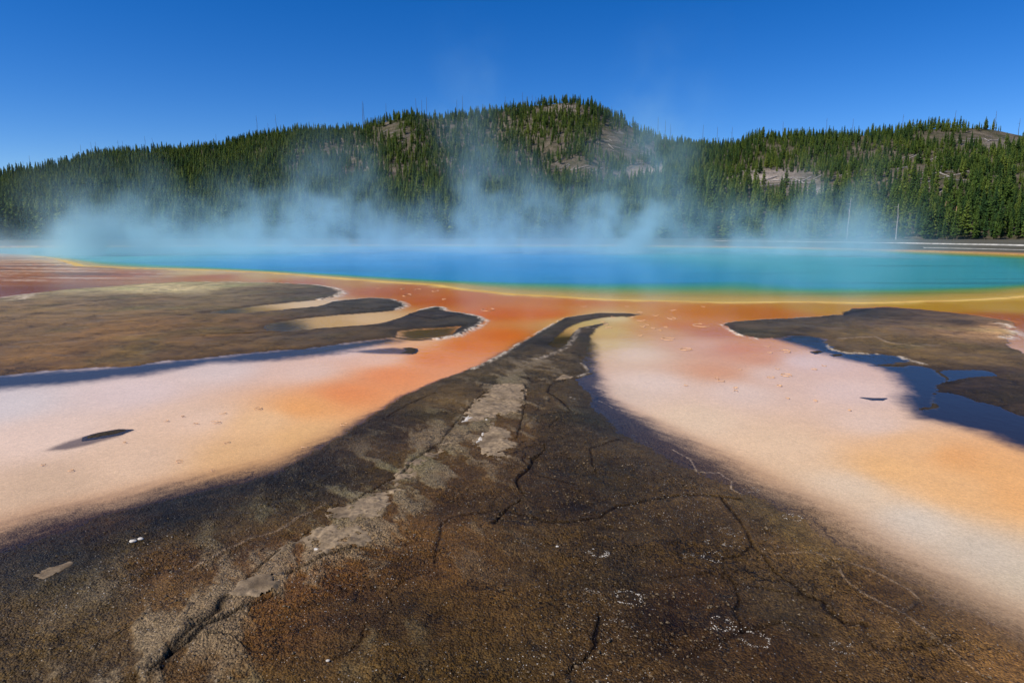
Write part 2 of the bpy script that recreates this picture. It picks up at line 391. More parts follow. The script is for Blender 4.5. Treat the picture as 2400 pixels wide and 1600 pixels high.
    grey = sstep(0.08, 0.45, fbm(X * 1.3 + 11, Y * 2.2, 5, 0.65)) * 0.5
    mc = mixc(mc, np.broadcast_to(lin((124,108,88)), mc.shape), grey * sstep(0.5, 1.5, np.maximum(dl, dr)) * 0.8)
    ax_ = pdist(X, Y, AXIS, 3.0)
    fx, fy = X * 0.86 + Y * 0.51, -X * 0.51 + Y * 0.86
    fl = fbm(fx * 3.4 + 0.8 * n_md, fy * 0.9 + 6, 5, 0.6)
    crust = sstep(0.02, 0.30, fl + 0.28 * np.exp(-(ax_ / 0.35) ** 2) - 0.02) * np.exp(-(ax_ / 1.0) ** 2)
    mc = mixc(mc, np.broadcast_to(lin((140,120,90)), mc.shape), np.clip(0.62 * crust, 0, 1))
    olive = sstep(0.0, 0.5, fbm(X * 0.45 + 40, Y * 0.45, 3))
    mc = mixc(mc, mc * np.array([0.86, 0.98, 0.86], np.float32), olive)
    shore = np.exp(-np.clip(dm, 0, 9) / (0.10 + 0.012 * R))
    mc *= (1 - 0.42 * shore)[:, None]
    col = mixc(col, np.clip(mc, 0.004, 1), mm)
    rise = 0.004 + 0.016 * sstep(0, 0.35, dm) + 0.03 * sstep(0.3, 3.0, dm)
    hm = rise + 0.012 * sstep(0.2, 1.5, dm) * n_md + 0.010 * blot * sstep(0.1, 1, dm) + 0.0045 * n_hi
    lump = 1 - 2 * np.abs(fbm(X * 1.5 + 70, Y * 1.5, 4))
    hm += (0.022 * (lump - 0.6) + 0.010 * fbm(X * 4 + 50, Y * 4, 3)) * sstep(0.15, 0.9, dm) * sstep(16, 7, R) + 0.012 * crust * sstep(0.05, 0.3, dm)
    gr = perlin(X * 38, Y * 38) * 0.6 + perlin(X * 71 + 4, Y * 71) * 0.4
    hm += 0.0085 * gr * sstep(13, 5, R) * (0.35 + 1.0 * sstep(-0.25, 0.3, fbm(X * 1.2 + 90, Y * 1.2, 4)))
    h = h + (hm - h) * mm
    pat = sstep(-0.25, 0.3, fbm(X * 1.2 + 90, Y * 1.2, 4))
    grain = np.maximum(grain, mm * (0.35 + 0.65 * pat))
    rough = rough + (0.34 - rough) * np.maximum(mm, mC)
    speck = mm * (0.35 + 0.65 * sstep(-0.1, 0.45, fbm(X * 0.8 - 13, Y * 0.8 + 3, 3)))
    # --- cracks and ridges
    for P, w, dz, dkn in CRACKS:
        d = pdist(X + 0.02 * n_hi + 0.012 * gr, Y + 0.02 * n_md + 0.012 * gr, P, 0.7)
        w = w * np.clip(0.75 + 1.1 * n_md + 0.5 * n_hi, 0.25, 1.9)
        q = np.exp(-(d / w) ** 2)
        q2 = np.exp(-(d / (w * 3.2)) ** 2)
        h += dz * q * mm * 0.8 + abs(dz) * 0.30 * (q2 - q) * mm
        if dkn > 0:
            col *= (1 - np.clip(0.85 * dkn * q + 0.25 * dkn * q2, 0, 0.92) * np.clip(mm + mC, 0, 1))[:, None]
        else:
            col = mixc(col, np.broadcast_to(lin((176,150,122)), col.shape), np.clip(-dkn * q, 0, 1))
    # --- pale crusts on the shores
    for P, w, a in FRINGE:
        d = pdist(X, Y, P, 2.0)
        q = sstep(0.62, 0.30, d / w + 0.55 * n_hi + 0.20 * n_md + 0.35 * gr * sstep(22, 10, R)) * a
        q = np.clip(q, 0, 1) * sstep(-0.32, 0.18, n_hi + 0.7 * n_md)
        col = mixc(col, np.broadcast_to(lin((214,196,174)), col.shape), q * 0.85)
        h += q * 0.016
        rough += (0.8 - rough) * q
    d = pdist(X, Y, ORANGE_EDGE, 1.0)
    q = np.exp(-(d / 0.10) ** 2)
    col = mixc(col, np.broadcast_to(lin((214,124,48)), col.shape), q * 0.9); h += 0.012 * q
    # --- small grain of the bed
    h += (1 - mm) * 0.0016 * gr * sstep(14, 5, R) * (~inp)
    # --- the ground round the spring and beyond it
    out = -dR
    away = sstep(100, 118, Y) + sstep(-93, -104, X) * sstep(60, 80, Y) + sstep(52, 58, X) * sstep(58, 70, Y) + sstep(40, 52, X) * sstep(84, 92, Y)
    beyond = np.clip(away, 0, 1) * sstep(0.2, 6, out)
    fc = lin((88,84,70))[None, :] * (1 + 0.35 * fbm(X * 0.05, Y * 0.15, 4))[:, None]
    col = mixc(col, fc.astype(np.float32), beyond)
    h = h + beyond * (0.08 + 0.30 * sstep(112, 190, R) + 0.05 * fbm(X * 0.08, Y * 0.08, 3)) + 0.35 * sstep(200, 420, R)
    rough += (0.85 - rough) * beyond
    return h, np.clip(col, 0.003, 0.95), rough, grain, speck

# ------------------------------------------------------------------ helpers: materials and objects
def new_mat(name):
    m = bpy.data.materials.new(name)
    m.use_nodes = True
    nt = m.node_tree
    nt.nodes.clear()
    out = nt.nodes.new('ShaderNodeOutputMaterial')
    return m, nt, out
def N(nt, kind, **kw):
    n = nt.nodes.new(kind)
    for k, v in kw.items():
        if k in n.inputs.keys(): n.inputs[k].default_value = v
        else: setattr(n, k, v)
    return n
def lk(nt, a, b): nt.links.new(a, b)
def simple(name, rgb, rough=0.8, var=0.25, scale=3.0, bump=0.0, spec=0.3):
    m, nt, out = new_mat(name)
    b = N(nt, 'ShaderNodeBsdfPrincipled'); b.inputs['Roughness'].default_value = rough
    b.inputs['Specular IOR Level'].default_value = spec
    geo = N(nt, 'ShaderNodeNewGeometry')
    no = N(nt, 'ShaderNodeTexNoise'); no.inputs['Scale'].default_value = scale; no.inputs['Detail'].default_value = 5
    lk(nt, geo.outputs['Position'], no.inputs['Vector'])
    mr = N(nt, 'ShaderNodeMapRange'); mr.inputs['From Min'].default_value = 0.25; mr.inputs['From Max'].default_value = 0.75
    mr.inputs['To Min'].default_value = 1 - var; mr.inputs['To Max'].default_value = 1 + var
    lk(nt, no.outputs['Fac'], mr.inputs['Value'])
    vm = N(nt, 'ShaderNodeVectorMath', operation='SCALE'); vm.inputs[0].default_value = tuple(float(v) for v in rgb)
    lk(nt, mr.outputs[0], vm.inputs['Scale']); lk(nt, vm.outputs[0], b.inputs['Base Color'])
    if bump:
        bp = N(nt, 'ShaderNodeBump'); bp.inputs['Strength'].default_value = 0.8; bp.inputs['Distance'].default_value = bump
        lk(nt, no.outputs['Fac'], bp.inputs['Height']); lk(nt, bp.outputs[0], b.inputs['Normal'])
    lk(nt, b.outputs[0], out.inputs['Surface'])
    return m
def mesh_np(name, verts, quads, smooth=True):
    me = bpy.data.meshes.new(name)
    nv, nq = len(verts), len(quads)
    k = quads.shape[1]
    me.vertices.add(nv); me.vertices.foreach_set('co', np.ascontiguousarray(verts, dtype=np.float32).ravel())
    me.loops.add(nq * k); me.loops.foreach_set('vertex_index', np.ascontiguousarray(quads, dtype=np.int32).ravel())
    me.polygons.add(nq); me.polygons.foreach_set('loop_start', np.arange(0, nq * k, k, dtype=np.int32))
    me.update(calc_edges=True)
    me.polygons.foreach_set('use_smooth', np.full(nq, smooth))
    return me
def attr(me, name, rgba):
    a = me.attributes.new(name, 'FLOAT_COLOR', 'POINT')
    a.data.foreach_set('color', np.ascontiguousarray(rgba, dtype=np.float32).ravel())
def link(name, data, mat=None, parent=None, loc=None, rot=None):
    o = bpy.data.objects.new(name, data)
    COL.objects.link(o)
    if mat is not None and data is not None and len(data.materials) == 0: data.materials.append(mat)
    if parent is not None: o.parent = parent
    if loc is not None: o.location = loc
    if rot is not None: o.rotation_euler = rot
    return o
def tag(o, label, cat=None, group=None, kind=None):
    o['label'] = label
    if cat: o['category'] = cat
    if group: o['group'] = group
    if kind: o['kind'] = kind
    return o

# ------------------------------------------------------------------ material of the flat
def flat_material():
    m, nt, out = new_mat('mineral_flat')
    b = N(nt, 'ShaderNodeBsdfPrincipled')
    ca = N(nt, 'ShaderNodeAttribute', attribute_name='col')
    pa = N(nt, 'ShaderNodeAttribute', attribute_name='par')
    sp = N(nt, 'ShaderNodeSeparateColor'); lk(nt, pa.outputs['Color'], sp.inputs[0])
    geo = N(nt, 'ShaderNodeNewGeometry')
    n1 = N(nt, 'ShaderNodeTexNoise', Scale=26.0, Detail=6.0, Roughness=0.68); lk(nt, geo.outputs['Position'], n1.inputs['Vector'])
    n2 = N(nt, 'ShaderNodeTexNoise', Scale=110.0, Detail=3.0, Roughness=0.6); lk(nt, geo.outputs['Position'], n2.inputs['Vector'])
    v1 = N(nt, 'ShaderNodeTexVoronoi', Scale=75.0); lk(nt, geo.outputs['Position'], v1.inputs['Vector'])
    # tone
    mr = N(nt, 'ShaderNodeMapRange'); lk(nt, n1.outputs['Fac'], mr.inputs['Value'])
    mr.inputs['From Min'].default_value = 0.3; mr.inputs['From Max'].default_value = 0.7
    mr.inputs['To Min'].default_value = -1.0; mr.inputs['To Max'].default_value = 1.0
    ga = N(nt, 'ShaderNodeMath', operation='MULTIPLY_ADD'); lk(nt, sp.outputs[1], ga.inputs[0]); ga.inputs[1].default_value = 0.62; ga.inputs[2].default_value = 0.02
    tm = N(nt, 'ShaderNodeMath', operation='MULTIPLY_ADD'); lk(nt, mr.outputs[0], tm.inputs[0]); lk(nt, ga.outputs[0], tm.inputs[1]); tm.inputs[2].default_value = 1.0
    vs = N(nt, 'ShaderNodeSeparateColor'); lk(nt, v1.outputs['Color'], vs.inputs[0])
    vr = N(nt, 'ShaderNodeMath', operation='MULTIPLY_ADD'); lk(nt, vs.outputs[0], vr.inputs[0]); vr.inputs[1].default_value = 1.1; vr.inputs[2].default_value = -0.55  # random cell brightness paints in the sunlit and shaded relief of the crust
    vg = N(nt, 'ShaderNodeMath', operation='MULTIPLY'); lk(nt, vr.outputs[0], vg.inputs[0]); lk(nt, sp.outputs[1], vg.inputs[1])
    tv_ = N(nt, 'ShaderNodeMath', operation='ADD'); lk(nt, tm.outputs[0], tv_.inputs[0]); lk(nt, vg.outputs[0], tv_.inputs[1])
    tc = N(nt, 'ShaderNodeMath', operation='MAXIMUM'); lk(nt, tv_.outputs[0], tc.inputs[0]); tc.inputs[1].default_value = 0.15
    sc = N(nt, 'ShaderNodeVectorMath', operation='SCALE'); lk(nt, ca.outputs['Color'], sc.inputs[0]); lk(nt, tc.outputs[0], sc.inputs['Scale'])
    # sparse white mineral grains, their pale colour doubling as painted sun glints
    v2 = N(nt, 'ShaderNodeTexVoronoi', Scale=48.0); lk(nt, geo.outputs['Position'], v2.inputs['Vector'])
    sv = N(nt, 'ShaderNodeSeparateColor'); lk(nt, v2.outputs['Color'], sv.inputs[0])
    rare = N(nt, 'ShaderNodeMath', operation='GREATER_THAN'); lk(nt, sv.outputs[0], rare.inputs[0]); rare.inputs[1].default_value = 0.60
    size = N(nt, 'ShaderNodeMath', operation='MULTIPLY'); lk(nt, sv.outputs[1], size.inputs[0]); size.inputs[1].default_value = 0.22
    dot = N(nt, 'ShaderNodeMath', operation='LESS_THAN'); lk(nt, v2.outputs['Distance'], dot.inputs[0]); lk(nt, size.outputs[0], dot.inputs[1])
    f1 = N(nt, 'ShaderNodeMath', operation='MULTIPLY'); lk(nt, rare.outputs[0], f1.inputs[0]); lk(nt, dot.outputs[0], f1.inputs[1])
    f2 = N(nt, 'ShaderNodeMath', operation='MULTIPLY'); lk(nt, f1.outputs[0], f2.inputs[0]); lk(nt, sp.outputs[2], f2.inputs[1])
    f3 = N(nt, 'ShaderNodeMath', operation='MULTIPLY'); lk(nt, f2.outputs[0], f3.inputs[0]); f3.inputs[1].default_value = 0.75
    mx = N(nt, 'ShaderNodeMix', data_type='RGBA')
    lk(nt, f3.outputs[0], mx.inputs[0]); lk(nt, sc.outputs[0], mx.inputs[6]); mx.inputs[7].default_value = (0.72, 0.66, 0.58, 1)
    dn = N(nt, 'ShaderNodeTexNoise', Scale=2.2, Detail=5.0, Roughness=0.65); lk(nt, geo.outputs['Position'], dn.inputs['Vector'])
    dv = N(nt, 'ShaderNodeVectorMath', operation='MULTIPLY_ADD'); lk(nt, dn.outputs['Color'], dv.inputs[0]); dv.inputs[1].default_value = (0.9, 0.9, 0.0); lk(nt, geo.outputs['Position'], dv.inputs[2])
    ve = N(nt, 'ShaderNodeTexVoronoi', feature='DISTANCE_TO_EDGE', Scale=1.15); lk(nt, dv.outputs[0], ve.inputs['Vector'])
    ce = N(nt, 'ShaderNodeMapRange'); lk(nt, ve.outputs['Distance'], ce.inputs['Value'])
    ce.inputs['From Min'].default_value = 0.004; ce.inputs['From Max'].default_value = 0.022; ce.inputs['To Min'].default_value = 1.0; ce.inputs['To Max'].default_value = 0.0
    cn = N(nt, 'ShaderNodeTexNoise', Scale=0.9, Detail=4.0); lk(nt, geo.outputs['Position'], cn.inputs['Vector'])
    cm = N(nt, 'ShaderNodeMapRange'); lk(nt, cn.outputs['Fac'], cm.inputs['Value']); cm.inputs['From Min'].default_value = 0.46; cm.inputs['From Max'].default_value = 0.58
    c1 = N(nt, 'ShaderNodeMath', operation='MULTIPLY'); lk(nt, ce.outputs[0], c1.inputs[0]); lk(nt, cm.outputs[0], c1.inputs[1])
    c2 = N(nt, 'ShaderNodeMapRange'); lk(nt, sp.outputs[1], c2.inputs['Value']); c2.inputs['From Min'].default_value = 0.3; c2.inputs['From Max'].default_value = 0.45
    c3 = N(nt, 'ShaderNodeMath', operation='MULTIPLY'); lk(nt, c1.outputs[0], c3.inputs[0]); lk(nt, c2.outputs[0], c3.inputs[1])
    c4 = N(nt, 'ShaderNodeMath', operation='MULTIPLY'); lk(nt, c3.outputs[0], c4.inputs[0]); c4.inputs[1].default_value = 0.7
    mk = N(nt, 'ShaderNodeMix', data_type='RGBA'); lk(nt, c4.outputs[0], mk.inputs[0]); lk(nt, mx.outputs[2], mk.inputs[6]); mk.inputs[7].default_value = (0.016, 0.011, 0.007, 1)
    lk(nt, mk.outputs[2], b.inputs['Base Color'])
    lk(nt, sp.outputs[0], b.inputs['Roughness'])
    sa_ = N(nt, 'ShaderNodeAttribute', attribute_name='wet'); lk(nt, sa_.outputs['Fac'], b.inputs['Specular IOR Level'])
    # relief
    hb = N(nt, 'ShaderNodeMath', operation='MULTIPLY_ADD'); lk(nt, v1.outputs['Distance'], hb.inputs[0]); hb.inputs[1].default_value = -0.7; lk(nt, n1.outputs['Fac'], hb.inputs[2])
    hb2 = N(nt, 'ShaderNodeMath', operation='MULTIPLY_ADD'); lk(nt, n2.outputs['Fac'], hb2.inputs[0]); hb2.inputs[1].default_value = 0.35; lk(nt, hb.outputs[0], hb2.inputs[2])
    hb3 = N(nt, 'ShaderNodeMath', operation='MULTIPLY_ADD'); lk(nt, c3.outputs[0], hb3.inputs[0]); hb3.inputs[1].default_value = -0.8; lk(nt, hb2.outputs[0], hb3.inputs[2])
    bs = N(nt, 'ShaderNodeMath', operation='MULTIPLY'); lk(nt, sp.outputs[1], bs.inputs[0]); bs.inputs[1].default_value = 1.0
    bp = N(nt, 'ShaderNodeBump', Distance=0.02); lk(nt, bs.outputs[0], bp.inputs['Strength']); lk(nt, hb3.outputs[0], bp.inputs['Height'])
    lk(nt, bp.outputs[0], b.inputs['Normal'])
    lk(nt, b.outputs[0], out.inputs['Surface'])
    return m
M_FLAT = flat_material()

def water_material(name, cap, rough, bump, scale):
    m, nt, out = new_mat(name)
    geo = N(nt, 'ShaderNodeNewGeometry')
    mp = N(nt, 'ShaderNodeMapping'); lk(nt, geo.outputs['Position'], mp.inputs['Vector'])
    mp.inputs['Scale'].default_value = (1.0, 0.55, 1.0)
    no = N(nt, 'ShaderNodeTexNoise', Scale=scale, Detail=4.0, Roughness=0.6); lk(nt, mp.outputs[0], no.inputs['Vector'])
    bp = N(nt, 'ShaderNodeBump', Strength=1.0, Distance=bump); lk(nt, no.outputs['Fac'], bp.inputs['Height'])
    lw = N(nt, 'ShaderNodeLayerWeight'); lw.inputs['Blend'].default_value = 0.5
    p5 = N(nt, 'ShaderNodeMath', operation='POWER'); lk(nt, lw.outputs['Facing'], p5.inputs[0]); p5.inputs[1].default_value = 5.0
    fr = N(nt, 'ShaderNodeMath', operation='MULTIPLY_ADD'); lk(nt, p5.outputs[0], fr.inputs[0]); fr.inputs[1].default_value = 0.58; fr.inputs[2].default_value = 0.012
    mi = N(nt, 'ShaderNodeMath', operation='MINIMUM'); lk(nt, fr.outputs[0], mi.inputs[0]); mi.inputs[1].default_value = cap
    gl = N(nt, 'ShaderNodeBsdfGlossy'); gl.inputs['Roughness'].default_value = rough; lk(nt, bp.outputs[0], gl.inputs['Normal'])
    tr = N(nt, 'ShaderNodeBsdfTransparent')
    ms = N(nt, 'ShaderNodeMixShader')
    lk(nt, mi.outputs[0], ms.inputs[0]); lk(nt, tr.outputs[0], ms.inputs[1]); lk(nt, gl.outputs[0], ms.inputs[2])
    lk(nt, ms.outputs[0], out.inputs['Surface'])
    return m

# ------------------------------------------------------------------ ground: one sheet out to the horizon
def steps(a, b, d):
    n = max(2, int(round(math.log(b / a) / d)))
    return list(np.exp(np.linspace(math.log(a), math.log(b), n, endpoint=False)))
rr = np.array(steps(0.3, 2.8, 0.05) + steps(2.8, 10, 0.0036) + steps(10, 40, 0.0056) + steps(40, 130, 0.013) + steps(130, 420, 0.04) + steps(420, 5000, 0.2) + [5000.0])
ang = np.concatenate([np.linspace(-math.pi, math.radians(-44.5), 70, endpoint=False), np.linspace(math.radians(-44.5), math.radians(44.5), 860, endpoint=False), np.linspace(math.radians(44.5), math.pi, 71)])
AA, RR = np.meshgrid(ang, rr)
GXX = (np.sin(AA) * RR).ravel(); GYY = (np.cos(AA) * RR).ravel()
hh, cc, ro, ga, spk = fields(GXX, GYY)
na, nr = len(ang), len(rr)
idx = np.arange(na * nr).reshape(nr, na)
q = np.stack([idx[:-1, :-1], idx[:-1, 1:], idx[1:, 1:], idx[1:, :-1]], -1).reshape(-1, 4)[:, ::-1]
gm = mesh_np('ground', np.stack([GXX, GYY, hh], 1), q)
attr(gm, 'col', np.concatenate([cc, np.ones((len(cc), 1), np.float32)], 1))
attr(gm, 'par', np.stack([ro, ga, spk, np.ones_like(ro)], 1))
at = gm.attributes.new('wet', 'FLOAT', 'POINT'); at.data.foreach_set('value', ((0.04 + 0.07 * sstep(11, 4, np.hypot(GXX, GYY))) * sstep(-0.004, 0.004, hh)).astype(np.float32))
ground = link('ground', gm, M_FLAT)
tag(ground, 'flat of brown microbial mats and pale orange stream beds', None, None, 'structure')

def ground_z(xs, ys):
    return fields(np.atleast_1d(np.array(xs, float)), np.atleast_1d(np.array(ys, float)))[0]

# runoff water: thin sheet lying in the channels
wm = bpy.data.meshes.new('runoff_water')
wm.from_pydata([(-110, 0.4, 0), (80, 0.4, 0), (80, 130, 0), (-110, 130, 0)], [], [(0, 1, 2, 3)])
runoff = link('runoff_water', wm, water_material('runoff_water', 0.36, 0.035, 0.004, 7.0))
tag(runoff, 'shallow sheet of runoff water over the pale and orange bed', None, None, 'structure')
pm = bpy.data.meshes.new('spring_water')
pm.from_pydata([(p[0], p[1], 0.006) for p in RIM], [], [tuple(range(len(RIM)))])
spring = link('spring_water', pm, water_material('spring_water', 0.10, 0.22, 0.03, 1.3))
tag(spring, 'broad deep blue hot spring pool with a green and yellow rim', None, None, 'structure')

# ------------------------------------------------------------------ hills
def sky_dir(px, py):
    x, y, z = ray(px, py)
    return math.atan2(x, y), z / math.hypot(x, y)
RIDGE_A = [(-1500,420),(-600,418),(-200,410),(0,404),(60,398),(140,384),(210,362),(330,352),(420,348),(500,342),(560,326),(620,312),(700,304),(780,306),(840,296),(900,276),(940,268),(1000,276),
           (1060,270),(1120,262),(1200,246),(1260,240),(1320,236),(1360,246),(1400,264),(1440,286),(1480,308),(1520,328),(1580,338),(1700,346),(1900,372),(2200,420),(2600,470)]
RIDGE_B = [(900,545),(1200,500),(1400,420),(1520,366),(1600,350),(1690,338),(1720,326),(1750,314),(1800,318),(1860,316),(1950,314),(2040,308),(2120,298),(2200,294),(2260,296),(2300,302),(2352,314),(2500,320),(2900,330),(3600,360)]
def ridge_tab(tab, dist):
    a, s = [], []
    for px, py in tab:
        az, sl = sky_dir(px, py)
        a.append(az); s.append(sl)
    a = np.array(a); s = np.array(s)
    return a, s
A_az, A_sl = ridge_tab(RIDGE_A, 560)
B_az, B_sl = ridge_tab(RIDGE_B, 440)
def hill_h(X, Y, which):
    az = np.arctan2(X, Y); r = np.hypot(X, Y)
    if which == 'A':
        Rr = 690 + 80 * np.clip(-az / 0.6, -0.4, 1.2) + 18 * np.sin(az * 9)
        B0 = 300 + 40 * np.clip(-az, -0.3, 0.6) + 8 * np.sin(az * 7 + 1)
        sl = np.interp(az, A_az, A_sl)
    else:
        Rr = 580 + 18 * np.sin(az * 8 + 2)
        B0 = 228 + 8 * np.sin(az * 11)
        sl = np.interp(az, B_az, B_sl)
    Hr = CAM_H + np.maximum(sl, 0.001) * Rr
    s = (r - B0) / (Rr - B0)
    c = np.clip(s, 0, 1)
    prof = np.where(c < 0.06, c * c / 0.12, c - 0.03) / 0.97
    prof = prof ** 0.96
    prof = prof - 0.10 * np.sin(math.pi * c) * (1 if which == 'A' else 0.6)
    z = Hr * prof
    z = z + (9 * fbm(X / 90 + 3, Y / 120, 3) + 3.2 * fbm(X / 22, Y / 26 + 8, 3)) * np.sin(math.pi * c) ** 0.8 * np.clip(Hr / 70, 0, 1.2)
    back = np.clip(s - 1, 0, None)
    z = np.where(s > 1, Hr - 40 * (np.sqrt(back * back + 0.02) - math.sqrt(0.02)) * 2.2, z)
    z = np.where(s < 0, -3.0 + 0 * z, z + 0.15)
    return z
def hill_max(X, Y):
    return np.maximum(hill_h(X, Y, 'A'), hill_h(X, Y, 'B'))
BARE = [  # open slopes: picture point, half width, half height, strength
    (1280,254,60,14,.7),(1420,330,70,50,.7),(1250,335,60,36,.5),(1330,385,90,20,.75),(900,300,40,24,.8),(760,345,55,20,.75),(830,330,30,20,.6),(1010,300,60,26,.5),(930,380,70,40,.5),
    (1150,300,60,40,.45),(1480,400,60,20,.95),(1490,340,40,40,.5),(350,355,40,14,.6),(620,300,40,12,.6),(670,395,40,20,.5),(1600,328,26,12,.9),(1790,415,110,26,1.2),(1880,436,80,18,1.1),
    (2150,316,70,14,1.0),(2270,320,120,18,1.2),(2180,345,60,10,.5),(2100,380,80,26,.7),(2180,425,70,20,.75),(2290,420,60,20,.6),(1980,360,60,30,.4),(2230,300,50,10,.4),(970,440,40,14,.6),(820,395,40,30,.5)]
def project(X, Y, Z):
    dz = Z - CAM_H
    yc = Y * CP - dz * SP
    up = Y * SP + dz * CP
    return 1176 + F * X / yc, 784 - F * up / yc
def bareness(X, Y, Z):
    u, v = project(X, Y, Z)
    b = np.zeros(np.shape(u))
    for bx, by, w, hgt, s in BARE:
        b = np.maximum(b, s * np.exp(-(((u - bx) / w) ** 2 + ((v - by) / hgt) ** 2) ** 1.2))
    return b

def hill_material():
    m, nt, out = new_mat('hill_soil')
    b = N(nt, 'ShaderNodeBsdfPrincipled', Roughness=0.95); b.inputs['Specular IOR Level'].default_value = 0.1
    geo = N(nt, 'ShaderNodeNewGeometry')
    pa = N(nt, 'ShaderNodeAttribute', attribute_name='rock')
    n1 = N(nt, 'ShaderNodeTexNoise', Scale=0.09, Detail=8.0, Roughness=0.65); lk(nt, geo.outputs['Position'], n1.inputs['Vector'])
    n2 = N(nt, 'ShaderNodeTexNoise', Scale=0.8, Detail=5.0, Roughness=0.7); lk(nt, geo.outputs['Position'], n2.inputs['Vector'])
    cr = N(nt, 'ShaderNodeValToRGB'); lk(nt, n1.outputs['Fac'], cr.inputs[0])
    e = cr.color_ramp.elements
    e[0].position = 0.36; e[0].color = (0.050, 0.060, 0.022, 1)
    e[1].position = 0.62; e[1].color = (0.165, 0.135, 0.098, 1)
    e2 = cr.color_ramp.elements.new(0.48); e2.color = (0.105, 0.088, 0.055, 1)
    cr2 = N(nt, 'ShaderNodeValToRGB'); lk(nt, n2.outputs['Fac'], cr2.inputs[0])
    cr2.color_ramp.elements[0].position = 0.35; cr2.color_ramp.elements[0].color = (0.5, 0.5, 0.5, 1)
    cr2.color_ramp.elements[1].position = 0.68; cr2.color_ramp.elements[1].color = (1.45, 1.42, 1.38, 1)
    mu = N(nt, 'ShaderNodeMix', data_type='RGBA', blend_type='MULTIPLY'); mu.inputs[0].default_value = 1.0
    rk = N(nt, 'ShaderNodeMix', data_type='RGBA'); lk(nt, pa.outputs['Fac'], rk.inputs[0]); lk(nt, cr.outputs[0], rk.inputs[6]); rk.inputs[7].default_value = (0.40, 0.33, 0.28, 1)
    lk(nt, rk.outputs[2], mu.inputs[6]); lk(nt, cr2.outputs[0], mu.inputs[7])
    lk(nt, mu.outputs[2], b.inputs['Base Color'])
    bp = N(nt, 'ShaderNodeBump', Strength=0.9, Distance=1.2); lk(nt, n2.outputs['Fac'], bp.inputs['Height']); lk(nt, bp.outputs[0], b.inputs['Normal'])
    lk(nt, b.outputs[0], out.inputs['Surface'])
    return m
M_HILL = hill_material()
ROCK = [(1760,408,70,12,.9),(1880,440,60,10,1.0),(1480,400,50,16,.9),(965,440,30,8,.8),(1690,425,30,14,.8),(2300,330,60,12,.35),(1300,246,60,10,.35),(1800,395,60,8,.7)]
def make_hill(which, a0, a1, r0, r1, label):
    az = np.linspace(a0, a1, 300); r = np.concatenate([np.linspace(r0, r1 * 0.78, 150, endpoint=False), np.linspace(r1 * 0.78, r1, 30)])
    A, R = np.meshgrid(az, r)
    X = (np.sin(A) * R).ravel(); Y = (np.cos(A) * R).ravel()
    Z = hill_h(X, Y, which)
    ix = np.arange(len(az) * len(r)).reshape(len(r), len(az))
    qd = np.stack([ix[:-1, :-1], ix[:-1, 1:], ix[1:, 1:], ix[1:, :-1]], -1).reshape(-1, 4)[:, ::-1]
    me = mesh_np('hill', np.stack([X, Y, Z], 1), qd)
    u, v = project(X, Y, Z)
    rk = np.zeros(len(X))
    for bx, by, w, hgt, s in ROCK:
        rk = np.maximum(rk, s * np.exp(-(((u - bx) / w) ** 2 + ((v - by) / hgt) ** 2)))
    at = me.attributes.new('rock', 'FLOAT', 'POINT'); at.data.foreach_set('value', rk.astype(np.float32))
    o = link('hill', me, M_HILL)
    return tag(o, label, None, None, 'structure')
make_hill('A', math.radians(-62), math.radians(42), 280, 1100, 'long brown wooded ridge with a rounded summit in the middle')
make_hill('B', math.radians(-8), math.radians(66), 212, 950, 'lower densely wooded hill on the right side')

def hill_hit(px, py):
    """where the sight line through a picture point meets the hills"""
    x, y, z = ray(px, py)
    k = math.hypot(x, y); x, y, z = x / k, y / k, z / k
    rs = np.arange(212, 1000, 0.7)
    zz = hill_max(x * rs, y * rs)
    hit = np.nonzero(zz > CAM_H + z * rs)[0]
    if len(hit) == 0: return None
    r = rs[hit[0]]
    return (x * r, y * r, float(zz[hit[0]]))

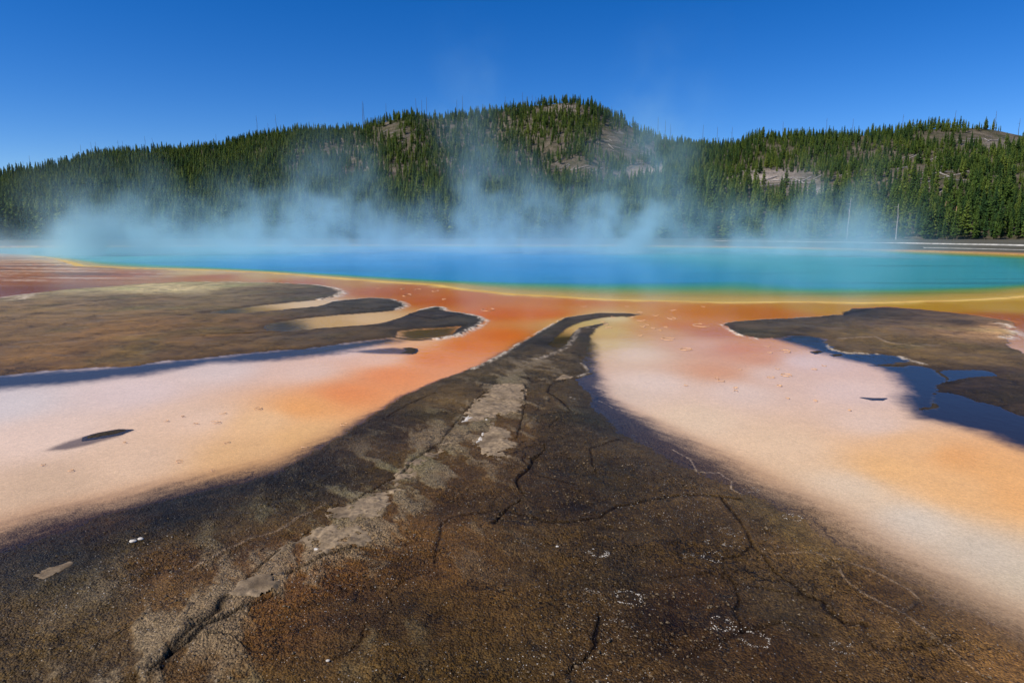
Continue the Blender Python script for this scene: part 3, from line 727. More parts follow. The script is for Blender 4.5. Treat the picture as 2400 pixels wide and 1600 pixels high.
# ------------------------------------------------------------------ conifers
def foliage_material():
    m, nt, out = new_mat('conifer_needles')
    b = N(nt, 'ShaderNodeBsdfPrincipled', Roughness=0.75); b.inputs['Specular IOR Level'].default_value = 0.15
    oi = N(nt, 'ShaderNodeObjectInfo')
    geo = N(nt, 'ShaderNodeNewGeometry')
    no = N(nt, 'ShaderNodeTexNoise', Scale=0.016, Detail=3.0); lk(nt, geo.outputs['Position'], no.inputs['Vector'])
    n2 = N(nt, 'ShaderNodeTexNoise', Scale=1.3, Detail=3.0); lk(nt, geo.outputs['Position'], n2.inputs['Vector'])
    ad = N(nt, 'ShaderNodeMath', operation='MULTIPLY_ADD'); lk(nt, oi.outputs['Random'], ad.inputs[0]); ad.inputs[1].default_value = 0.75
    s2 = N(nt, 'ShaderNodeMath', operation='MULTIPLY_ADD'); lk(nt, no.outputs['Fac'], s2.inputs[0]); s2.inputs[1].default_value = 1.0; s2.inputs[2].default_value = -0.36
    lk(nt, s2.outputs[0], ad.inputs[2])
    cr = N(nt, 'ShaderNodeValToRGB'); lk(nt, ad.outputs[0], cr.inputs[0])
    e = cr.color_ramp.elements
    e[0].position = 0.12; e[0].color = (0.030, 0.068, 0.018, 1)
    e[1].position = 0.88; e[1].color = (0.150, 0.190, 0.030, 1)
    e2 = cr.color_ramp.elements.new(0.5); e2.color = (0.075, 0.125, 0.020, 1)
    mr = N(nt, 'ShaderNodeMapRange'); lk(nt, n2.outputs['Fac'], mr.inputs['Value'])
    mr.inputs['From Min'].default_value = 0.3; mr.inputs['From Max'].default_value = 0.7; mr.inputs['To Min'].default_value = 0.65; mr.inputs['To Max'].default_value = 1.35
    sc = N(nt, 'ShaderNodeVectorMath', operation='SCALE'); lk(nt, cr.outputs[0], sc.inputs[0]); lk(nt, mr.outputs[0], sc.inputs['Scale'])
    lk(nt, sc.outputs[0], b.inputs['Base Color'])
    tl = N(nt, 'ShaderNodeBsdfTranslucent'); lk(nt, sc.outputs[0], tl.inputs['Color'])
    ms = N(nt, 'ShaderNodeMixShader'); ms.inputs[0].default_value = 0.28
    lk(nt, b.outputs[0], ms.inputs[1]); lk(nt, tl.outputs[0], ms.inputs[2])
    lk(nt, ms.outputs[0], out.inputs['Surface'])
    return m
M_LEAF = foliage_material()
M_BARK = simple('conifer_bark', (0.10, 0.075, 0.055), 0.9, 0.3, 2.0)
M_DEAD = simple('weathered_wood', (0.34, 0.30, 0.26), 0.85, 0.3, 1.2)
M_CHAR = simple('charred_wood', (0.085, 0.075, 0.07), 0.9, 0.4, 0.6)

def tube(pts, rad, sides=6):
    V, Fc = [], []
    n = len(pts)
    for i, (p, r) in enumerate(zip(pts, rad)):
        for k in range(sides):
            a = 2 * math.pi * k / sides
            V.append((p[0] + r * math.cos(a), p[1] + r * math.sin(a), p[2]))
    for i in range(n - 1):
        for k in range(sides):
            k2 = (k + 1) % sides
            Fc.append((i * sides + k, i * sides + k2, (i + 1) * sides + k2, (i + 1) * sides + k))
    Fc.append(tuple(range((n - 1) * sides, n * sides)))
    return V, Fc
def crown_mesh(seed, H=10.0, base=0.16, wid=1.35, taper=0.85, dens=1.0):
    R = random.Random(seed)
    V, Fc = [], []
    z = base * H
    while z < H * 0.985:
        f = (z - base * H) / (H * (1 - base))
        rad = wid * ((1 - f) ** taper) * R.uniform(0.72, 1.15) + 0.10
        if f < 0.12: rad *= 0.55 + 3.5 * f
        nb = max(4, int((9 - 3.5 * f) * dens))
        off = R.uniform(0, 6.28)
        for k in range(nb):
            if R.random() < 0.10: continue
            a = off + 2 * math.pi * k / nb + R.uniform(-0.35, 0.35)
            rl = rad * R.uniform(0.6, 1.2)
            ca, sa = math.cos(a), math.sin(a)
            droop = R.uniform(-0.28, 0.22) * rl + 0.10 * f
            zz = z + R.uniform(-0.18, 0.18)
            w = R.uniform(0.24, 0.40) * (0.55 + 0.6 * rl)
            i0 = len(V)
            tip = (ca * rl, sa * rl, zz + droop)
            mid = 0.58 * rl
            V.append((0.05 * ca, 0.05 * sa, zz + 0.10))
            V.append((ca * mid - sa * w, sa * mid + ca * w, zz + droop * 0.5 - 0.12 - R.uniform(0, .15)))
            V.append(tip)
            V.append((ca * mid + sa * w, sa * mid - ca * w, zz + droop * 0.5 - 0.12 - R.uniform(0, .15)))
            V.append((ca * mid * 0.9, sa * mid * 0.9, zz + droop * 0.5 + 0.26 * w + 0.14))
            Fc += [(i0, i0 + 1, i0 + 4), (i0 + 1, i0 + 2, i0 + 4), (i0 + 2, i0 + 3, i0 + 4), (i0 + 3, i0, i0 + 4)]
        z += R.uniform(0.30, 0.50) * (1.15 - 0.45 * f) * H / 10
    i0 = len(V)
    for k in range(4):
        a = k * math.pi / 2 + seed
        V.append((0.10 * math.cos(a), 0.10 * math.sin(a), H * 0.93))
    V.append((0, 0, H * 1.02))
    Fc += [(i0 + k, i0 + (k + 1) % 4, i0 + 4) for k in range(4)]
    me = bpy.data.meshes.new('crown')
    me.from_pydata(V, [], Fc)
    me.materials.append(M_LEAF)
    return me
def trunk_mesh(H, r, name='trunk', mat=None):
    R = random.Random(int(H * 100))
    pts, rad = [], []
    for i in range(6):
        t = i / 5
        pts.append((R.uniform(-.05, .05) * t, R.uniform(-.05, .05) * t, -0.6 + (H + 0.6) * t)); rad.append(r * (1 - 0.82 * t))
    V, Fc = tube(pts, rad, 6)
    me = bpy.data.meshes.new(name); me.from_pydata(V, [], Fc)
    me.materials.append(mat or M_BARK)
    return me
KINDS = [(1, 0.08, 1.75, 0.80, 1.0), (2, 0.12, 1.45, 0.75, 1.0), (3, 0.05, 2.15, 0.90, 1.1), (4, 0.16, 1.65, 0.70, .9), (5, 0.10, 1.25, 0.85, .9), (6, 0.10, 1.95, 0.75, 1.0)]
CROWNS = [crown_mesh(s, 10, b, w, t, d) for s, b, w, t, d in KINDS]
TRUNK = trunk_mesh(9.6, 0.17)

# where trees stand
cand = []
NT = 75000
az = NPR.uniform(math.radians(-52), math.radians(50), NT)
rad = np.sqrt(NPR.uniform(222 ** 2, 800 ** 2, NT))
TX, TY = np.sin(az) * rad, np.cos(az) * rad
TZ = hill_max(TX, TY)
e = 4.0
rdx, rdy = np.sin(az), np.cos(az)
TZb = hill_max(TX + rdx * 14, TY + rdy * 14)
sl0 = (TZ - CAM_H) / rad; sl1 = (TZb - CAM_H) / (rad + 14)
br = bareness(TX, TY, TZ)
patch = fbm(TX / 38 + 4, TY / 38, 3)
tu, tv = project(TX, TY, TZ)
summit = np.exp(-(((tu - 1280) / 330) ** 2 + ((tv - 330) / 95) ** 2))
p = 0.90 - 1.15 * br - 0.25 * (tu > 1650) * np.clip(fbm(TX / 24 + 9, TY / 30, 3) + 0.15, 0, 1) - 0.30 * summit * (0.6 + patch) + 0.75 * np.minimum(patch, 0.15)
p = np.where(tv > 455, np.maximum(p, 0.85), p)
faces = (sl1 > sl0 - 0.03) | (NPR.uniform(0, 1, NT) < 0.15)
keep = (NPR.uniform(0, 1, NT) < p) & (TZ > 0.1) & faces
ids = np.nonzero(keep)[0]
# thin: no two trunks closer than ~2.3 m
cell = {}
sel = []
for i in ids:
    k = (int(TX[i] // 2.7), int(TY[i] // 2.7))
    if k in cell: continue
    cell[k] = 1; sel.append(i)
sel = np.array(sel)
rnd = NPR.uniform(0, 1, len(sel))
small = np.where(tv[sel] > 440, 1.18, 0.92) * np.where(tu[sel] > 1650, 0.84, 1.0)
TS = (0.46 + 0.72 * rnd ** 1.5) * small
TK = NPR.randint(0, len(CROWNS), len(sel))
TR = NPR.uniform(0, 6.28, len(sel))
# the 300 that show largest: nearest ones in view whose outline is free
order = np.argsort(rad[sel])
occ = {}
single = []
for j in order:
    i = sel[j]
    u, v = tu[i], tv[i]
    if not (8 < u < 2344 and v < 575): continue
    k = (int(u // 9), int((v - 6) // 22))
    if k in occ: continue
    occ[k] = 1
    single.append(j)
    if len(single) == 300: break
single = set(single)

ZONES = [(180, 'at the far left end of the wood'), (420, 'right of the far left end of the wood'), (640, 'behind the left steam plume'), (900, 'behind the steam left of the summit'),
         (1120, 'behind the tall steam column'), (1330, 'straight below the rounded summit'), (1520, 'below the right shoulder of the summit'), (1700, 'where the two hills meet'),
         (1860, 'below the rocky clearing of the right hill'), (2020, 'left of the lone pale dead trunk'), (2180, 'beside the dead trunks of the right hill'), (2400, 'at the right edge of the wood')]
BUILD = ['full', 'slim', 'broad', 'bare-footed', 'narrow', 'bushy']
def conifer_label(u, sc, k):
    z = [t for lim, t in ZONES if u < lim][0]
    size = 'tall' if sc > 1.05 else ('small' if sc < 0.75 else 'medium')
    return size + ' ' + BUILD[k] + ' conifer in front row ' + z, 'front row conifers ' + z
for j in sorted(single):
    i = sel[j]
    root = link('conifer', None, None, None, (TX[i], TY[i], TZ[i]), (0, 0, TR[j]))
    sx = TS[j] * (0.75 + 0.5 * RNG.random())
    root.scale = (sx, sx, TS[j])
    lab, grp = conifer_label(tu[i], TS[j], TK[j])
    tag(root, lab, 'tree', grp)
    link('trunk', TRUNK, None, root)
    link('crown', CROWNS[TK[j]], None, root)

# the rest of the wood: one mass
protos = bpy.data.collections.new('wood_kinds')
for k, (cme) in enumerate(CROWNS):
    bmm = bmesh.new(); bmm.from_mesh(cme)
    nfc = len(bmm.faces)
    bmm.from_mesh(TRUNK)
    bmm.faces.ensure_lookup_table()
    for fi, fcx in enumerate(bmm.faces): fcx.material_index = 0 if fi < nfc else 1
    me = bpy.data.meshes.new('wood_tree'); bmm.to_mesh(me); bmm.free()
    me.materials.append(M_LEAF); me.materials.append(M_BARK)
    po = bpy.data.objects.new('wood_tree', me)
    protos.objects.link(po)
rest = [j for j in range(len(sel)) if j not in single]
pts = np.stack([TX[sel[rest]], TY[sel[rest]], TZ[sel[rest]]], 1)
fm = bpy.data.meshes.new('forest')
fm.vertices.add(len(pts)); fm.vertices.foreach_set('co', pts.astype(np.float32).ravel())
for nm, arr, ty in (('tscale', TS[rest], 'FLOAT'), ('trot', TR[rest], 'FLOAT'), ('twid', TS[rest] * NPR.uniform(0.7, 1.35, len(rest)), 'FLOAT')):
    at = fm.attributes.new(nm, ty, 'POINT'); at.data.foreach_set('value', arr.astype(np.float32))
at = fm.attributes.new('tkind', 'INT', 'POINT'); at.data.foreach_set('value', TK[rest].astype(np.int32))
forest = link('forest', fm)
tag(forest, 'dense conifer wood covering the slopes of both hills', 'forest', None, 'stuff')
ng = bpy.data.node_groups.new('forest_nodes', 'GeometryNodeTree')
ng.interface.new_socket('Geometry', in_out='INPUT', socket_type='NodeSocketGeometry')
ng.interface.new_socket('Geometry', in_out='OUTPUT', socket_type='NodeSocketGeometry')
gi = ng.nodes.new('NodeGroupInput'); go = ng.nodes.new('NodeGroupOutput')
ci = ng.nodes.new('GeometryNodeCollectionInfo'); ci.inputs['Collection'].default_value = protos
ci.inputs['Separate Children'].default_value = True
ci.inputs['Reset Children'].default_value = True
ip = ng.nodes.new('GeometryNodeInstanceOnPoints'); ip.inputs['Pick Instance'].default_value = True
def named(nm, ty):
    n = ng.nodes.new('GeometryNodeInputNamedAttribute'); n.data_type = ty; n.inputs['Name'].default_value = nm
    return n
a1 = named('tscale', 'FLOAT'); a2 = named('trot', 'FLOAT'); a3 = named('tkind', 'INT')
cx = ng.nodes.new('ShaderNodeCombineXYZ'); ng.links.new(a2.outputs[0], cx.inputs[2])
ng.links.new(gi.outputs[0], ip.inputs['Points'])
ng.links.new(ci.outputs[0], ip.inputs['Instance'])
ng.links.new(a3.outputs[0], ip.inputs['Instance Index'])
ng.links.new(cx.outputs[0], ip.inputs['Rotation'])
a4 = named('twid', 'FLOAT'); cs = ng.nodes.new('ShaderNodeCombineXYZ')
ng.links.new(a4.outputs[0], cs.inputs[0]); ng.links.new(a4.outputs[0], cs.inputs[1]); ng.links.new(a1.outputs[0], cs.inputs[2])
ng.links.new(cs.outputs[0], ip.inputs['Scale'])
ng.links.new(ip.outputs[0], go.inputs[0])
md_ = forest.modifiers.new('forest', 'NODES'); md_.node_group = ng

# ------------------------------------------------------------------ dead standing trunks
def snag(px, py_top, py_base, lean, mat, label, group=None, base=None, fork=0):
    """py_base None: stands on the skyline behind the trees"""
    hit = base or hill_hit(px, py_base)
    if hit is None: return
    x, y, z = hit
    r = math.hypot(x, y)
    _, slp = sky_dir(px, py_top)
    H = max(3.0, CAM_H + slp * r - z)
    root = link('dead_tree', None, None, None, (x, y, z))
    tag(root, label, 'dead tree', group)
    R = random.Random(int(px * 7 + py_top))
    nseg = 7
    pts = [(lean * H * t + R.uniform(-.06, .06), 0.03 * H * t * R.uniform(-1, 1), -0.8 + (H + 0.8) * t) for t in np.linspace(0, 1, nseg)]
    rb = 0.15 + 0.004 * H
    V, Fc = tube(pts, [rb * (1 - 0.62 * t) for t in np.linspace(0, 1, nseg)], 6)
    me = bpy.data.meshes.new('trunk'); me.from_pydata(V, [], Fc); me.materials.append(mat)
    link('trunk', me, None, root)
    for k in range(3 + fork):
        t = R.uniform(0.35, 0.92); a = R.uniform(0, 6.28); L = R.uniform(0.5, 1.5)
        zb = -0.8 + (H + 0.8) * t
        p0 = (lean * H * t, 0, zb)
        V, Fc = tube([(0, 0, 0), (0, 0, L)], [0.07, 0.02], 4)
        me = bpy.data.meshes.new('branch'); me.from_pydata(V, [], Fc); me.materials.append(mat)
        link('branch', me, None, root, p0, (math.radians(R.uniform(55, 95)), 0, a))
def sky_base(px):
    az, _ = sky_dir(px, 300)
    sl_a = np.interp(az, A_az, A_sl); sl_b = np.interp(az, B_az, B_sl)
    r0 = np.arange(480, 860, 1.0)
    zz = hill_max(np.sin(az) * r0, np.cos(az) * r0)
    k = int(np.argmax((zz - CAM_H) / r0))
    return (math.sin(az) * r0[k], math.cos(az) * r0[k], float(zz[k]))
SK_L = [(28,368,.0),(44,370,.03),(62,357,-.05),(85,378,.02),(95,372,0),(181,332,0),(206,327,-.02),(218,326,-.06),(268,322,0),(280,323,-.06),(331,313,0),(349,317,-.05),(495,308,0),(592,266,-.03),(616,283,0),(636,263,-.04)]
SK_M = [(834,232,.0),(838,236,-.04),(888,238,0),(958,226,-.05),(970,230,0),(981,224,0),(1050,230,0),(1063,220,0),(1160,222,.03),(1200,212,0),(1222,218,0),(1230,222,0)]
SK_R = [(1404,243,0),(1511,268,0),(1528,276,0),(1540,285,0),(1615,287,0),(1648,291,0),(1682,292,0),(1798,280,0),(1898,272,0),(1958,273,0),(2072,263,0),(2190,254,.03),(2283,255,.05),(2340,272,0)]
for lst, txt in ((SK_L, 'thin bare dead trunk rising above the treetops along the left ridge line'), (SK_M, 'thin bare dead trunk rising above the treetops just left of the summit'),
                 (SK_R, 'thin bare dead trunk rising above the treetops right of the summit')):
    for px, top, ln in lst:
        snag(px, top, None, ln, M_CHAR, txt, txt.replace('thin bare dead trunk rising above the treetops', 'dead trunks'), sky_base(px))
flat_sn = [
    (2057, 468, 556, -.01, 'tall pale dead trunk standing alone on the flat before the right hill'),
    (2188, 474, 541, .04, 'orange-brown dead trunk with a broken cross branch at the right hill foot'),
    (2160, 462, 530, .10, 'grey dead trunk leaning right beside the orange-brown dead trunk'),
    (1945, 455, 546, .02, 'tall faint dead trunk half hidden in steam before the right hill'),
    (1890, 518, 541, 0, 'short pale dead trunk in the steam before the right hill'),
    (1480, 472, 512, 0, 'white dead trunk in the steam below the saddle'),
    (118, 492, 506, 0, 'short pale dead stub before the dark trees at far left'),
    (170, 490, 508, -.02, 'pale slim dead stub, the second from the left end of the wood'),
    (466, 432, 450, 0, 'pale dead trunk among the trees left of the tall steam column'),
    (1160, 470, 482, 0, 'short white dead trunk above the steam in the middle'),
]
M_ORB = simple('orange_dead_wood', (0.42, 0.24, 0.13), 0.85, 0.3, 1.2)
for px, t0, b0, ln, lab in flat_sn:
    az, sl = sky_dir(px, b0)
    rr_ = 222.0 if px > 1800 else 290.0
    zb = float(hill_max(np.array([math.sin(az) * rr_]), np.array([math.cos(az) * rr_]))[0])
    hz = CAM_H + sl * rr_
    h0 = hill_hit(px, b0)
    base = h0 if (h0 is not None and b0 < 545) else (math.sin(az) * rr_, math.cos(az) * rr_, max(zb, 0.3))
    snag(px, t0, b0, ln, M_ORB if 'orange' in lab else M_DEAD, lab, None, base, 3)

# fallen logs on the open slopes
def log_mesh(L, r, seed):
    R = random.Random(seed)
    V, Fc = tube([(R.uniform(-.05, .05), R.uniform(-.05, .05), L * (t - .5)) for t in np.linspace(0, 1, 5)], [r * (1 - 0.45 * t) for t in np.linspace(0, 1, 5)], 6)
    me = bpy.data.meshes.new('fallen_log'); me.from_pydata(V, [], Fc)
    me.materials.append(M_DEAD)
    return me
LOGS = [log_mesh(7, .24, 1), log_mesh(9.5, .28, 2), log_mesh(5, .22, 3), log_mesh(12, .3, 4)]
LOGSPOT = [((1300,262,90,26),34,'pale fallen trunk lying on the bare slope below the summit','fallen trunks below the summit'),
           ((1420,330,70,45),22,'pale fallen trunk lying on the open slope right of the summit','fallen trunks right of the summit'),
           ((1310,388,90,18),16,'pale fallen trunk among thin trees in the middle of the central slope','fallen trunks mid slope'),
           ((900,300,60,34),14,'pale fallen trunk on the open spur left of the summit','fallen trunks on the left spur'),
           ((1010,345,80,60),18,'pale fallen trunk between the trees left of the summit','fallen trunks left of the summit'),
           ((350,358,30,10),7,'pale fallen trunk in the small clearing on the left ridge','fallen trunks on the left ridge'),
           ((1820,420,90,22),24,'pale fallen trunk on the rocky clearing of the right hill','fallen trunks on the rocky clearing'),
           ((2270,325,90,14),18,'pale fallen trunk on the bald brow of the right hill','fallen trunks on the right brow'),
           ((2130,390,110,40),22,'pale fallen trunk among open trees on the right hill','fallen trunks on the right hill'),
           ((1480,400,40,14),6,'pale fallen trunk on the white outcrop below the saddle','fallen trunks below the saddle')]
for (cx_, cy_, w_, h_), n_, lab, grp in LOGSPOT:
    for k in range(n_):
        hit = hill_hit(cx_ + RNG.gauss(0, .5) * w_, cy_ + RNG.gauss(0, .5) * h_)
        if hit is None: continue
        o = link('fallen_log', LOGS[RNG.randrange(4)], None, None, (hit[0], hit[1], hit[2] + 0.35))
        a = RNG.choice([RNG.gauss(math.radians(205), .35), RNG.gauss(math.radians(200), .25), RNG.uniform(0, 6.28)])
        d = Vector((math.cos(a), math.sin(a), 0))
        zz = hill_max(np.array([hit[0] + d.x * 3, hit[0] - d.x * 3]), np.array([hit[1] + d.y * 3, hit[1] - d.y * 3]))
        d.z = float(zz[0] - zz[1]) / 6
        o.rotation_euler = d.to_track_quat('Z', 'Y').to_euler()
        tag(o, lab, 'log', grp)

# ------------------------------------------------------------------ pale crust plates lying on the central mat
def plate_material():
    m = simple('pale_crust', lin((138, 117, 90)), 0.8, 0.6, 20.0, 0.016)
    nt = m.node_tree
    b = [n for n in nt.nodes if n.type == 'BSDF_PRINCIPLED'][0]
    src = b.inputs['Base Color'].links[0].from_socket
    geo = [n for n in nt.nodes if n.type == 'NEW_GEOMETRY'][0]
    no = N(nt, 'ShaderNodeTexNoise', Scale=5.0, Detail=7.0, Roughness=0.7); lk(nt, geo.outputs['Position'], no.inputs['Vector'])
    mr = N(nt, 'ShaderNodeMapRange'); lk(nt, no.outputs['Fac'], mr.inputs['Value'])
    mr.inputs['From Min'].default_value = 0.50; mr.inputs['From Max'].default_value = 0.62; mr.inputs['To Max'].default_value = 0.8
    mx = N(nt, 'ShaderNodeMix', data_type='RGBA'); lk(nt, mr.outputs[0], mx.inputs[0]); lk(nt, src, mx.inputs[6]); mx.inputs[7].default_value = (0.085, 0.055, 0.028, 1)
    lk(nt, mx.outputs[2], b.inputs['Base Color'])
    return m
M_PLATE = plate_material()
M_SINTER = simple('white_sinter', lin((192, 182, 168)), 0.6, 0.15, 60.0, 0.004)
M_RIM = simple('tan_sinter', lin((204, 158, 116)), 0.6, 0.25, 40.0, 0.004)
def plate(pts, label, thick=0.010, ragged=0.10, mat=None, cell=0.013):
    P = gpoly(pts)
    x0, y0 = P.min(0) - 0.1; x1, y1 = P.max(0) + 0.1
    cl = max(cell, math.sqrt((x1 - x0) * (y1 - y0) / 60000))
    xs = np.arange(x0, x1, cl); ys = np.arange(y0, y1, cl)
    XX, YY = np.meshgrid(xs, ys)
    X = XX.ravel(); Y = YY.ravel()
    d = sdf(X, Y, P, 1.0) + ragged * (0.8 * fbm(X * 5, Y * 5, 4) + 0.45 * fbm(X * 17 + 3, Y * 17, 3)) - 0.9 * ragged * sstep(0.05, 0.4, fbm(X * 2.6 + 9, Y * 2.6, 4)) - 0.9 * ragged * sstep(0.15, 0.4, fbm(X * 9 + 2, Y * 9, 3))
    hz = ground_z(X, Y)
    z = hz + thick * sstep(-0.004, 0.03, d) - 0.004 + 0.003 * fbm(X * 24, Y * 24, 3)
    ok = (d > -0.012).reshape(XX.shape)
    qk = ok[:-1, :-1] & ok[1:, :-1] & ok[:-1, 1:] & ok[1:, 1:]
    ix = np.arange(X.size).reshape(XX.shape)
    qd = np.stack([ix[:-1, :-1], ix[:-1, 1:], ix[1:, 1:], ix[1:, :-1]], -1)[qk]
    used = np.unique(qd); mp_ = np.full(X.size, -1); mp_[used] = np.arange(len(used))
    me = mesh_np('crust_plate', np.stack([X, Y, z], 1)[used], mp_[qd])
    o = link('crust_plate', me, mat or M_PLATE)
    o.parent = ground
    o['label'] = label
    return o
plate([(1135,885),(1206,885),(1209,905),(1204,942),(1189,949),(1138,966),(1105,976),(1061,980),(1064,956),(1098,919),(1121,899)], 'broad tan crust patch high on the central mat')
plate([(1142,966),(1132,983),(1160,992),(1189,1010),(1189,1030),(1162,1044),(1175,1057),(1135,1061),(1088,1050),(1081,1020),(1108,1000)], 'grey-tan crust patch with white blooms')
plate([(1037,1017),(1040,1037),(983,1061),(946,1108),(919,1145),(895,1158),(885,1196),(840,1225),(850,1262),(760,1282),(700,1312),(720,1280),(690,1260),(640,1292),(625,1294),(675,1244),(740,1209),(750,1179),(800,1169),(875,1124),(950,1064),(1000,1030)],
      'long tan crust streak running down the central mat', 0.008, 0.16)
plate([(550,1352),(600,1338),(655,1329),(648,1350),(642,1366),(600,1387),(555,1394),(520,1389),(535,1370)], 'thick tan crust slab at the end of the streak', 0.018, 0.05)
plate([(60,1334),(110,1312),(165,1291),(172,1299),(140,1318),(100,1339)], 'small tan crust flake at lower left', 0.008, 0.05)
plate([(1290,862),(1318,866),(1310,872),(1272,876)], 'tiny tan crust flake beside the dark water', 0.01, 0.03)
for pts, lb in (([(1062,962),(1080,958),(1088,965),(1075,975),(1060,976)], 'bright white mineral bloom'), ([(1105,1000),(1115,997),(1108,1018),(1092,1032),(1086,1026)], 'white mineral streak'),
                ([(1108,972),(1122,970),(1120,976)], 'small white mineral bloom'), ([(718,1272),(735,1272),(732,1282),(720,1281)], 'white mineral fleck'), ([(1038,1178),(1052,1176),(1046,1186)], 'small pale mineral fleck')):
    plate(pts, lb, 0.016, 0.05, M_SINTER, 0.008)

# ------------------------------------------------------------------ mineral rings, flakes and pebbles
def ring(name, px, py, w, h, thick, label, group=None, mat=None, arc=1.0, gaps=0.25, lump=0.35, z_add=0.0):
    """an irregular raised ring of mineral crust; w, h: half size seen in the picture"""
    cx, cy = gp(px, py)
    ex, _ = gp(px + w, py); rx = max(abs(ex - cx), 0.02)
    _, fy = gp(px, py - h); _, ny = gp(px, py + h)
    ry = max(abs(fy - ny) / 2, 0.02)
    R = random.Random(int(px * 13 + py * 7))
    n = 36
    seed = R.uniform(0, 100)
    a0 = R.uniform(0, 6.28)
    V, Fc = [], []
    an = np.linspace(0, 2 * math.pi * arc, n, endpoint=arc < 1.0)
    ca, sa = np.cos(an + a0), np.sin(an + a0)
    wob = 1 + 0.16 * fbm(ca * 1.5 + seed, sa * 1.5, 3)
    X = cx + rx * ca * wob; Y = cy + ry * sa * wob
    Z = np.maximum(ground_z(X, Y), 0.0) + z_add
    thick = thick * 0.40
    tk = thick * (0.45 + 0.9 * np.clip(fbm(ca * 3 + seed, sa * 3 + 7, 3) + 0.5, 0.05, 1.4))
    gate = fbm(ca * 2.2 + seed * 2, sa * 2.2 - 5, 3)
    tk = tk * np.where(gate < -0.5 + gaps, 0.12, 1.0)
    for i in range(n):
        nx, ny_ = ca[i], sa[i]
        t = tk[i]
        for (o_, zz) in ((-1.0, -0.004), (-0.55, 0.55 * t), (0.25, 0.75 * t), (1.0, -0.004)):
            j1 = 1 + lump * R.uniform(-1, 1)
            V.append((X[i] + nx * o_ * t * j1, Y[i] + ny_ * o_ * t * j1, Z[i] + (zz * j1 if zz > 0 else zz)))
    m = n if arc >= 1.0 else n - 1
    for i in range(m):
        i2 = (i + 1) % n
        for k in range(3):
            Fc.append((i * 4 + k, i * 4 + k + 1, i2 * 4 + k + 1, i2 * 4 + k))
    base = Vector((cx, cy, float(np.mean(Z))))
    V = [(v[0] - base.x, v[1] - base.y, v[2] - base.z) for v in V]
    me = bpy.data.meshes.new(name); me.from_pydata(V, [], Fc)
    for p_ in me.polygons: p_.use_smooth = True
    o = link(name, me, mat or M_SINTER, None, base)
    return tag(o, label, 'mineral ring', group)
RINGS = [  # on the brown mat
    (1444,1384,28,17,.012,'large white mineral ring, the one nearest the middle of the brown foreground mat',1.0),
    (1658,1444,25,15,.011,'open white mineral ring with a thick upper left lump on the brown mat',1.0),
    (1733,1481,30,21,.010,'broken white mineral ring closest to the bottom edge',0.8),
    (1933,1499,25,14,.008,'thin white mineral ring, the rightmost on the brown foreground mat',0.9),
    (1636,1286,21,11,.010,'white double-edged mineral ring above the crack junction on the brown mat',0.9),
    (1673,1261,13,4.5,.007,'thin white mineral arc just above the double-edged ring',0.5),
    (1628,1254,8,4,.007,'tiny white mineral arc left of the thin arc',0.55),
    (1581,1286,13,6,.006,'faint small mineral ring left of the double-edged ring',0.8),
    (1353,1386,23,14,.006,'faint broken mineral ring left of the large white ring',0.7),
    (1726,1125,17,5.5,.006,'flat oval mineral ring beside the brown and pale boundary',1.0),
    (1821,1188,20,8,.009,'pale oval mineral ring on the right side where mat turns pale',1.0),
    (1221,1256,22,12,.006,'faint orange-white mineral ring on the mat at centre bottom',0.8),
    (1374,1280,22,10,.012,'bright lumpy white mineral ring between the large ring and the crack',0.8),
    (1676,1226,24,8,.007,'pale flat mineral ring above the thin arc',0.9),
    (1321,916,11,2.5,.008,'white mineral arc in the dark shallow water by the central mat',0.6),
    (1416,1444,18,9,.005,'dim mineral ring right of the long vertical crack',0.6)]
def grain_ring(px, py, w, h, thick, label, arc):
    cx, cy = gp(px, py)
    ex, _ = gp(px + w, py); rx = max(abs(ex - cx), 0.02)
    _, fy = gp(px, py - h); _, ny = gp(px, py + h)
    ry = max(abs(fy - ny) / 2, 0.02)
    R = random.Random(int(px * 13 + py * 7)); seed = R.uniform(0, 100); a0 = R.uniform(0, 6.28)
    n = int(50 + 700 * (rx + ry) / 2)
    an = np.array([R.uniform(0, 2 * math.pi * arc) for _ in range(n)])
    ca, sa = np.cos(an + a0), np.sin(an + a0)
    wob = 1 + 0.14 * fbm(ca * 1.3 + seed, sa * 1.3, 3)
    gate = fbm(ca * 1.8 + seed * 2, sa * 1.8 - 5, 3)
    jit = np.array([R.gauss(0, 1) for _ in range(n)]) * (0.006 + 0.03 * np.clip(gate, 0, 1))
    X = cx + (rx * wob + jit) * ca; Y = cy + (ry * wob + jit) * sa
    Z = np.maximum(ground_z(X, Y), 0.0)
    base = Vector((cx, cy, float(np.mean(Z))))
    V, Fc = [], []
    for i in range(n):
        if gate[i] < R.uniform(-0.45, 0.2): continue
        g = thick * R.uniform(0.14, 0.36) * (1.0 + 1.1 * max(0, gate[i]))
        k = len(V)
        for dx, dy, dz in ((1, 0, 0), (0, 1, 0), (-1, 0, 0), (0, -1, 0), (0, 0, .7), (0, 0, -.7)):
            q_ = g * R.uniform(0.6, 1.4)
            V.append((X[i] - base.x + dx * q_, Y[i] - base.y + dy * q_, Z[i] - base.z + dz * q_ + 0.3 * g))
        for a_, b_ in ((0, 1), (1, 2), (2, 3), (3, 0)):
            Fc += [(k + a_, k + b_, k + 4), (k + b_, k + a_, k + 5)]
    me = bpy.data.meshes.new('mineral_ring'); me.from_pydata(V, [], Fc)
    tag(link('mineral_ring', me, M_SINTER, None, base), label, 'mineral ring')
for x, y, w, h, t, lab, arc in RINGS:
    grain_ring(x, y, w, h, t, lab, arc)
